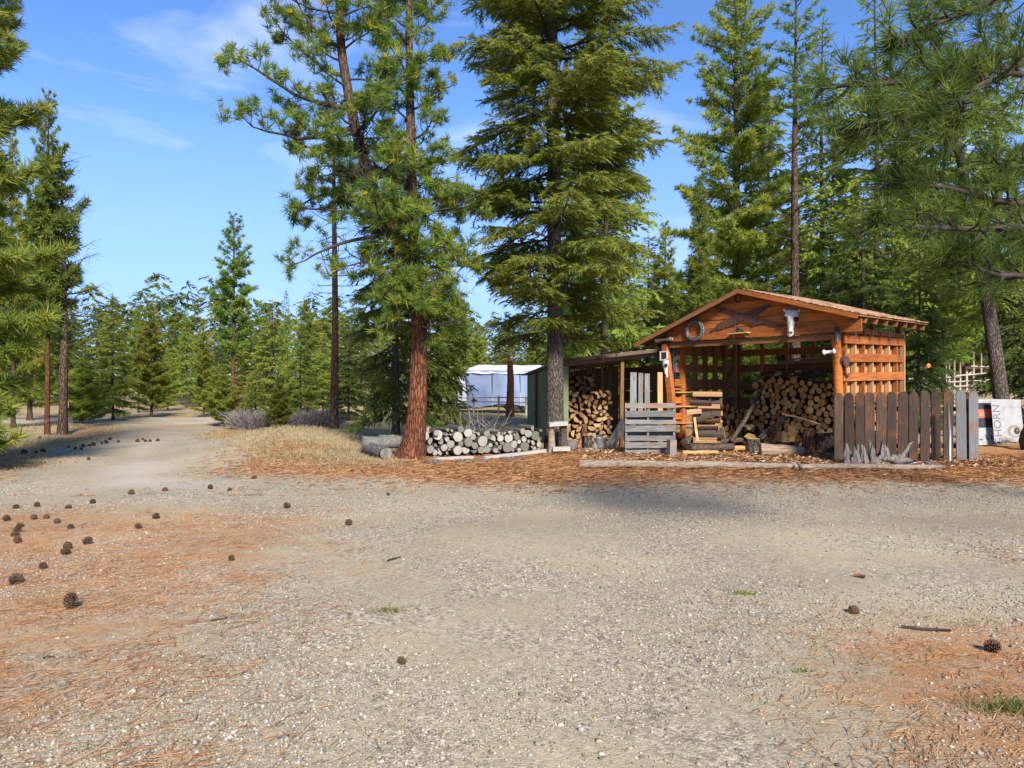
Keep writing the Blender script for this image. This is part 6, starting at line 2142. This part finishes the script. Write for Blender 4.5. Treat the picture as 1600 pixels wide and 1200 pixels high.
# orange marker on the dark fir
M['marker'] = plain_mat('orange_marker', (0.75, 0.16, 0.03), (0.85, 0.22, 0.05), 8, .6, 0)
p = at(1451, 571.5, 21.6)
t = empty("orange_marker", p); tag(t, "small bright orange marker hanging in the dark fir right of the shed", "marker")
MB().lathe([(0.001, .012), (.06, .010), (.065, 0), (.06, -.010), (.001, -.012)], 14, M=Matrix.Rotation(math.radians(90), 3, 'X')).build("disc", M['marker'], t)
MB().tube([(0, 0, .06), (0, .0, .3)], .006, 4).build("string", M['iron'], t)

# ---- stop sign by the far bend
M['stop_red'] = plain_mat('stop_red', (0.42, 0.02, 0.02), (0.5, 0.03, 0.03), 6, .5, 0)
sp = at(102, 632.5, 28.5)
st = empty("stop_sign", (sp.x, sp.y, g(sp.x, sp.y))); tag(st, "red octagonal stop sign beside the roadside pine trunk", "sign")
hz = sp.z - g(sp.x, sp.y)
R8 = .20
oct_ = [(R8 * math.cos(math.pi / 8 + i * math.pi / 4), hz + R8 * math.sin(math.pi / 8 + i * math.pi / 4)) for i in range(8)]
big = [((x) * 1.07, hz + (z - hz) * 1.07) for x, z in oct_]
MB().prism(big, .0, .006).build("border", M['white_paint'], st)
MB().prism(oct_, -.006, -.001).build("plate", M['stop_red'], st)
MB().bar((0, .02, -.1), (0, .02, hz + .15), .045, .03, up=(0, 1, 0)).build("post", M['zinc'], st)
text_mesh("STOP", .15, M['white_paint'], st, (0, -.0085, hz), 0.0, sx=.9)
st.rotation_euler = (0, 0, -.45)

# ------------------------------------------------------------------ pine cones
M['cone'] = plain_mat('pine_cone_scale', (0.045, 0.024, 0.014), (0.13, 0.075, 0.042), 40.0, .85, .1)


def cone_mesh(seed, open_=1.0):
    rr_ = random.Random(seed)
    mb = MB()
    mb.lathe([(.001, 0), (.14, .08), (.21, .35), (.17, .7), (.08, .95), (.001, 1.0)], 8, smooth_=False)
    N = 84
    for i in range(N):
        t_ = (i + .5) / N
        a = i * 2.39996 + rr_.uniform(-.1, .1)
        z = .04 + .92 * t_
        r0 = .30 * math.sin(math.pi * min(1, (.12 + .85 * t_))) ** .7 * .75
        ln = (.22 * math.sin(math.pi * (.15 + .75 * t_)) + .05) * open_
        el = .55 - 1.0 * t_ * -.6 - .5
        d = Vector((math.cos(a) * math.cos(el), math.sin(a) * math.cos(el), math.sin(el) + .15))
        s = Vector((-math.sin(a), math.cos(a), 0))
        p = Vector((math.cos(a) * r0, math.sin(a) * r0, z))
        tip = p + d * ln
        w = .085
        up = s.cross(d) * .04
        mb.add([p - s * w * .5, p + s * w * .5, tip + s * w, tip + d * .04 + up, tip - s * w, tip - up * .8], [(0, 1, 2, 5, 4), (1, 0, 4, 3, 2), (2, 3, 4, 5)])
    me = mb.mesh("pine_cone"); me.materials.append(M['cone'])
    return me


CONES = [cone_mesh(1), cone_mesh(2, 1.35), cone_mesh(3, 1.1), cone_mesh(4, 1.6), cone_mesh(5, .85)]
cone_px = [(68, 117, 'b'), (124, 113, 'b'), (257, 119, 'b'), (8, 167, 'a'), (172, 157, 'a'), (120, 162, 'a'), (88, 188, 'a'), (203, 176, 'a'), (258, 191, 'a'), (46, 208, 'a'), (72, 217, 'a'), (64, 246, 'a'),
           (215, 286, 'a'), (249, 265, 'a'), (293, 249, "pine cone right of the left cluster, alone on orange needles"), (146, 332, "spiky open pine cone below the left cluster"), (88, 382, "round pine cone at the left, between the spiky and the largest one"),
           (252, 482, "largest pine cone, standing upright in the left foreground"), (466, 67, "pine cone at the left end of the middle gravel row"), (340, 99, "pine cone above the pair in the left gravel"), (546, 154, "upper cone of the pair in the left gravel"),
           (504, 192, "lower cone of the pair in the left gravel"), (585, 54, 'c'), (748, 45, 'c'), (812, 53, 'c'), (900, 10, "pine cone nearest the grassy bank edge"), (1036, 115, "lone pine cone in the middle of the gravel left of centre"),
           (1252, 175, "lone dark pine cone lowest of those near the centre"), (1382, 70, "small pine cone on the gravel below the grey log pile"), (820, 303, "pine cone on the orange needles in the centre left"), (1448, 682, "small reddish cone in the bottom centre gravel")]
shared = {'a': ("brown pine cone in the cluster at the left edge of the gravel", "pine cones clustered at the left edge"), 'b': ("small pine cone in the row above the left cluster", "pine cones above the left cluster"), 'c': ("tiny flat pine cone far out on the middle gravel", "tiny cones on the middle gravel")}
cone_list = [(x / 2.286, 740 + y / 2.286, l) for x, y, l in cone_px]
cone_list += [(1338, 957, "pine cone on the orange needles in the right foreground"), (1537, 1013, "dark pine cone near the lower right corner")]
for x, y in ((128, 985), (140, 988), (220, 978), (235, 974), (270, 975), (387, 958), (430, 962), (468, 960), (500, 950), (515, 948), (555, 943), (615, 930), (625, 925), (655, 915), (690, 925), (810, 918), (838, 905), (853, 925), (915, 910), (222, 906), (160, 984), (600, 934), (480, 952), (880, 922)):
    cone_list.append((x / 3.75, 440 + y / 3.75, 'd'))
shared['d'] = ("tiny pine cone in the scatter along the far left road verge", "pine cones along the road verge")
cone_list.append((510 / 3.75, 440 + 1035 / 3.75, "single pine cone on the pale gravel of the road"))
for i, (px, py, lb) in enumerate(cone_list):
    d = EYE * F / (py + 5 - HORIZON)
    x = (px - 800) / F * d
    o = bpy.data.objects.new("pine_cone", CONES[i % 5]); COL.objects.link(o)
    s = .070 * random.uniform(.85, 1.15) * (.62 if 'small' in lb else 1.0)
    if lb == 'd': s *= 1.2
    if 'largest' in lb: s = .098
    up = 'upright' in lb
    rot = Matrix.Rotation(random.uniform(0, 6.28), 4, 'Z') @ Matrix.Rotation(0.12 if up else random.uniform(1.1, 1.75), 4, 'X')
    o.matrix_world = Matrix.Translation((x, d, top(x, d) + (0.0 if up else .30 * s))) @ rot @ Matrix.Diagonal((s * random.uniform(.85, 1.1), s * random.uniform(.85, 1.1), s * random.uniform(.95, 1.2), 1))
    if lb == 'd':
        wd = "left of the roadside pair" if px < 60 else "before the roadside pair" if px < 108 else "just right of the roadside pair" if px < 140 else "on the left half of the far road" if px < 190 else "in the middle of the far road"
        tag(o, "tiny pine cone in the scatter " + wd, "pine cone", shared[lb][1])
    elif lb == 'a':
        tag(o, "brown pine cone in the left edge cluster, %s %s of it" % ("upper" if py < 818 else "lower" if py > 832 else "middle", "left" if px < 35 else "right" if px > 80 else "centre"), "pine cone", shared[lb][1])
    elif lb in shared: tag(o, shared[lb][0], "pine cone", shared[lb][1])
    else: tag(o, lb, "pine cone")


# ------------------------------------------------------------------ loose gravel, needles, chips, grass
def inside(x, y): return poly_sd(x, y, GRAVEL_POLY) > 0


def gravel_stones():
    rg = np.random.default_rng(17)
    n = 190000
    y = 2.3 + 9.2 * rg.random(n) ** 1.8
    x = (rg.random(n) * 2 - 1) * (0.80 * y + 0.8)
    clump = 0.5 + 0.5 * wob(x, y, 1.7, .6)
    m = ground_masks(x, y)
    clump = np.clip(0.5 + 0.9 * wob(x, y, 1.25, .6) + .35 * wob(x, y, 3.4, 1.9), 0.08, 1)
    keep = rg.random(n) < clump * (1 - 0.45 * m['needle'])
    x, y = x[keep], y[keep]; n = len(x)
    r = 0.0032 + 0.0070 * rg.random(n) ** 2.4 + 0.010 * (rg.random(n) > .988) + 0.0010 * y * 0.4
    oc = np.array([(1, 0, 0), (-1, 0, 0), (0, 1, 0), (0, -1, 0), (0, 0, .75), (0, 0, -.5)], float)
    V = oc[None] * (0.7 + 0.6 * rg.random((n, 6, 1))) + rg.normal(size=(n, 6, 3)) * 0.12
    a = rg.random(n) * 6.28
    c, s = np.cos(a), np.sin(a)
    st = 0.65 + .5 * rg.random(n)
    X = V[:, :, 0] * (r * 1.25)[:, None]; Y = V[:, :, 1] * (r * st)[:, None]; Z = V[:, :, 2] * (r * .8)[:, None]
    sd = poly_sd(x, y, GRAVEL_POLY)
    z0 = gz(x, y) + 0.006 + 0.012 * np.clip(sd, 0, .5) + r * .15
    P_ = np.stack([x[:, None] + c[:, None] * X - s[:, None] * Y, y[:, None] + s[:, None] * X + c[:, None] * Y, z0[:, None] + Z], -1).reshape(-1, 3)
    fc = np.array([(0, 2, 4), (2, 1, 4), (1, 3, 4), (3, 0, 4), (2, 0, 5), (1, 2, 5), (3, 1, 5), (0, 3, 5)])
    f = (fc[None] + (np.arange(n) * 6)[:, None, None]).reshape(-1, 3)
    tone = np.repeat(rg.random(n), 6)
    me = np_mesh("gravel", P_, f, False, {"tone": tone})
    m, nt, b = new_mat("gravel_stone")
    at_ = nt.nodes.new("ShaderNodeAttribute"); at_.attribute_name = "tone"
    r_ = ramp(nt, [(0.0, (0.13, 0.118, 0.10)), (0.2, (0.18, 0.152, 0.11)), (0.45, (0.31, 0.255, 0.175)), (0.62, (0.35, 0.27, 0.18)), (0.72, (0.28, 0.265, 0.25)), (0.92, (0.44, 0.38, 0.29)), (1.0, (0.50, 0.45, 0.37))])
    nt.links.new(at_.outputs["Fac"], r_.inputs["Fac"]); nt.links.new(r_.outputs["Color"], b.inputs["Base Color"])
    b.inputs["Roughness"].default_value = .9; b.inputs["Specular IOR Level"].default_value = .2
    me.materials.append(m)
    tag(link("gravel", me), "loose grey and tan gravel stones across the yard", "gravel", kind="stuff")


gravel_stones()


def strips(name, n, sampler, length, width, cols, label, cat, rise=.012, curl=.1):
    """Thin flat strips lying on the ground: fallen needles, wood chips."""
    rg = np.random.default_rng(len(name) * 7 + n % 13)
    x, y = sampler(rg, n); n = len(x)
    a = rg.random(n) * np.pi
    L = length * (.6 + .7 * rg.random(n)); w = width * (.7 + .6 * rg.random(n))
    sd = poly_sd(x, y, GRAVEL_POLY)
    z0 = gz(x, y) + np.where(sd > -.1, 0.006 + 0.012 * np.clip(sd, 0, .5), 0.012) + 0.004 + rise * rg.random(n) ** 2
    c, s = np.cos(a), np.sin(a)
    bend = curl * (rg.random(n) - .5) * L
    k = np.stack([np.stack([x - c * L / 2, y - s * L / 2, z0 + (rg.random(n) - .3) * rise], 1),
                  np.stack([x - s * bend, y + c * bend, z0 + rise * .3], 1),
                  np.stack([x + c * L / 2, y + s * L / 2, z0 + (rg.random(n) - .3) * rise], 1)], 1)
    side = np.stack([-s * w / 2, c * w / 2, w * .2], 1)
    V = np.concatenate([k - side[:, None], k + side[:, None]], 1).reshape(-1, 3)
    fc = np.array([(0, 1, 4, 3), (1, 2, 5, 4)])
    f = (fc[None] + (np.arange(n) * 6)[:, None, None]).reshape(-1, 4)
    me = np_mesh(name, V, f, False, {"tone": np.repeat(rg.random(n), 6)})
    m, nt, b = new_mat(name + "_colour")
    at_ = nt.nodes.new("ShaderNodeAttribute"); at_.attribute_name = "tone"
    r_ = ramp(nt, cols); nt.links.new(at_.outputs["Fac"], r_.inputs["Fac"]); nt.links.new(r_.outputs["Color"], b.inputs["Base Color"])
    b.inputs["Roughness"].default_value = .8; b.inputs["Specular IOR Level"].default_value = .2
    me.materials.append(m)
    tag(link(name, me), label, cat, kind="stuff")


def needle_sampler(rg, n):
    y = 2.3 + 7.5 * rg.random(n * 4) ** 1.3
    x = (rg.random(n * 4) * 2 - 1) * (0.80 * y + 0.8)
    m = ground_masks(x, y)['needle']
    cl = 0.5 + 0.5 * wob(x, y * 1.6, 2.3, .9) + .35 * wob(x, y, 6.0, .2)
    k = rg.random(len(x)) < np.clip(m * 1.5 * cl, 0, 1)
    return x[k][:n], y[k][:n]


def far_needle_sampler(rg, n):
    y = 10.5 + 7 * rg.random(n * 4)
    x = (rg.random(n * 4) * 2 - 1) * 0.8 * y
    m = ground_masks(x, y)
    k = rg.random(len(x)) < np.clip(m['needle'] * 1.2, 0, 1)
    return x[k][:n], y[k][:n]


NEEDLE = [(0.0, (0.12, 0.05, 0.024)), (0.4, (0.30, 0.135, 0.052)), (0.8, (0.44, 0.215, 0.085)), (1.0, (0.50, 0.31, 0.16))]
strips("fallen_needles", 22000, needle_sampler, .10, .0024, NEEDLE, "orange fallen pine needles strewn over the gravel", "needles")
strips("needle_litter", 24000, far_needle_sampler, .16, .010, NEEDLE, "orange needle litter along the edge of the yard", "needles", rise=.03)


def chip_sampler(rg, n):
    x = 1.5 + 8.5 * rg.random(n); y = 14.2 + 4.2 * rg.random(n)
    return x, y


strips("wood_chips", 3800, chip_sampler, .09, .028, [(0.0, (0.13, 0.075, 0.045)), (0.5, (0.32, 0.20, 0.12)), (1.0, (0.60, 0.44, 0.28))], "wood chips and bark crumbs in front of the shed", "wood chips", rise=.04, curl=.1)


def grass(name, n, sampler, h, w, cols, label, lean=1.1, per=1):
    rg = np.random.default_rng(n)
    x, y = sampler(rg, n); n = len(x)
    hh = h * (.5 + .8 * rg.random(n)); a = rg.random(n) * 6.28; ln = lean * hh * rg.random(n)
    z0 = gz(x, y) - .01
    az = rg.random(n) * 3.14
    dx, dy = np.cos(az) * w / 2, np.sin(az) * w / 2
    b0 = np.stack([x - dx, y - dy, z0], 1); b1 = np.stack([x + dx, y + dy, z0], 1)
    t_ = np.stack([x + np.cos(a) * ln, y + np.sin(a) * ln, z0 + hh], 1)
    V = np.stack([b0, b1, t_], 1).reshape(-1, 3)
    me = np_mesh(name, V, np.arange(len(V)).reshape(-1, 3), False, {"tone": np.repeat(rg.random(n), 3)})
    me.materials.append(leaf_mat(name + "_blade", cols, .3))
    tag(link(name, me), label, "grass", kind="stuff")


def field_sampler(rg, n):
    y = 13.6 + 30 * rg.random(n * 3) ** 1.8
    x = (rg.random(n * 3) * 2 - 1) * 0.82 * y
    m = ground_masks(x, y)['grass']
    c = .5 + .5 * wob(x, y, 1.1, .3)
    k = (rg.random(n * 3) < m * (.25 + .75 * c)) & ~((x > 1.0) & (x < 9.6) & (y < 22.5))
    return x[k][:n], y[k][:n]


grass("dry_grass", 110000, field_sampler, .085, .014, [(0.0, (0.17, 0.13, 0.06)), (0.5, (0.40, 0.31, 0.17)), (0.88, (0.56, 0.46, 0.28)), (0.94, (0.20, 0.21, 0.06)), (1.0, (0.16, 0.19, 0.05))], "dry tan grass over the field and bank")


def verge_sampler(rg, n):
    t_ = rg.random(n)
    x = -9.0 - 1.2 * rg.random(n) - t_ * 1.5; y = 11.2 + 2.2 * t_ + 1.0 * (rg.random(n) - .5)
    return x, y


grass("green_verge", 5000, verge_sampler, .12, .010, [(0.0, (0.16, 0.14, 0.05)), (1.0, (0.26, 0.25, 0.07))], "olive green grass at the left road verge")


def tuft(px, py, w, h, label, n=150):
    d = EYE * F / (py - HORIZON); p = Vector(((px - 800) / F * d, d, 0)); p.z = top(p.x, d)
    rg = np.random.default_rng(int(px))
    x = rg.normal(size=n) * w * .4; y = rg.normal(size=n) * w * .18
    hh = h * (.4 + .8 * rg.random(n)); az = rg.random(n) * 3.14; a = rg.random(n) * 6.28
    dx, dy = np.cos(az) * .003, np.sin(az) * .003
    V = np.stack([np.stack([x - dx, y - dy, 0 * x], 1), np.stack([x + dx, y + dy, 0 * x], 1), np.stack([x + np.cos(a) * hh * .8, y + np.sin(a) * hh * .8, hh], 1)], 1).reshape(-1, 3)
    me = np_mesh("grass_tuft", V, np.arange(len(V)).reshape(-1, 3), False, {"tone": np.repeat(rg.random(n), 3)})
    me.materials.append(M['tuft'])
    o = link("grass_tuft", me); o.location = p
    tag(o, label, "grass tuft", "green tufts in the gravel")


M['tuft'] = leaf_mat("green_tuft_blade", [(0.0, (0.10, 0.13, 0.03)), (1.0, (0.28, 0.30, 0.07))], .3)
tuft(606, 959, .19, .035, "small green grass tuft in the gravel at centre left")
tuft(1162, 929, .15, .035, "small green grass tuft in the gravel right of centre")
tuft(1575, 1112, .22, .07, "green grass tuft at the lower right corner", 260)
tuft(1255, 1050, .10, .03, "tiny green sprout among the right foreground needles", 60)

# sticks on the gravel
for pts, r, lb in ((((1408, 983), (1440, 987), (1486, 990)), .011, "dark curved stick on the needles in the right foreground"), (((330, 976), (345, 975), (356, 972)), .008, "small dark stick on the gravel at the left"),
                   (((605, 880), (613, 877), (626, 874)), .010, "short dark stick on the gravel at centre left"), (((1335, 903), (1343, 905), (1352, 907)), .016, "short orange-brown stick on the right gravel"), (((67, 1036), (76, 1034), (86, 1034)), .007, "tiny dark twig in the lower left gravel")):
    w = []
    for px, py in pts:
        d = EYE * F / (py - HORIZON); x = (px - 800) / F * d
        w.append((x, d, top(x, d) + r * 1.1))
    tag(MB().tube(w, [r * .8, r, r * .6], 7, jit=.12).build("stick", M['cedar_dark'] if 'orange' in lb else M['branch']), lb, "stick")
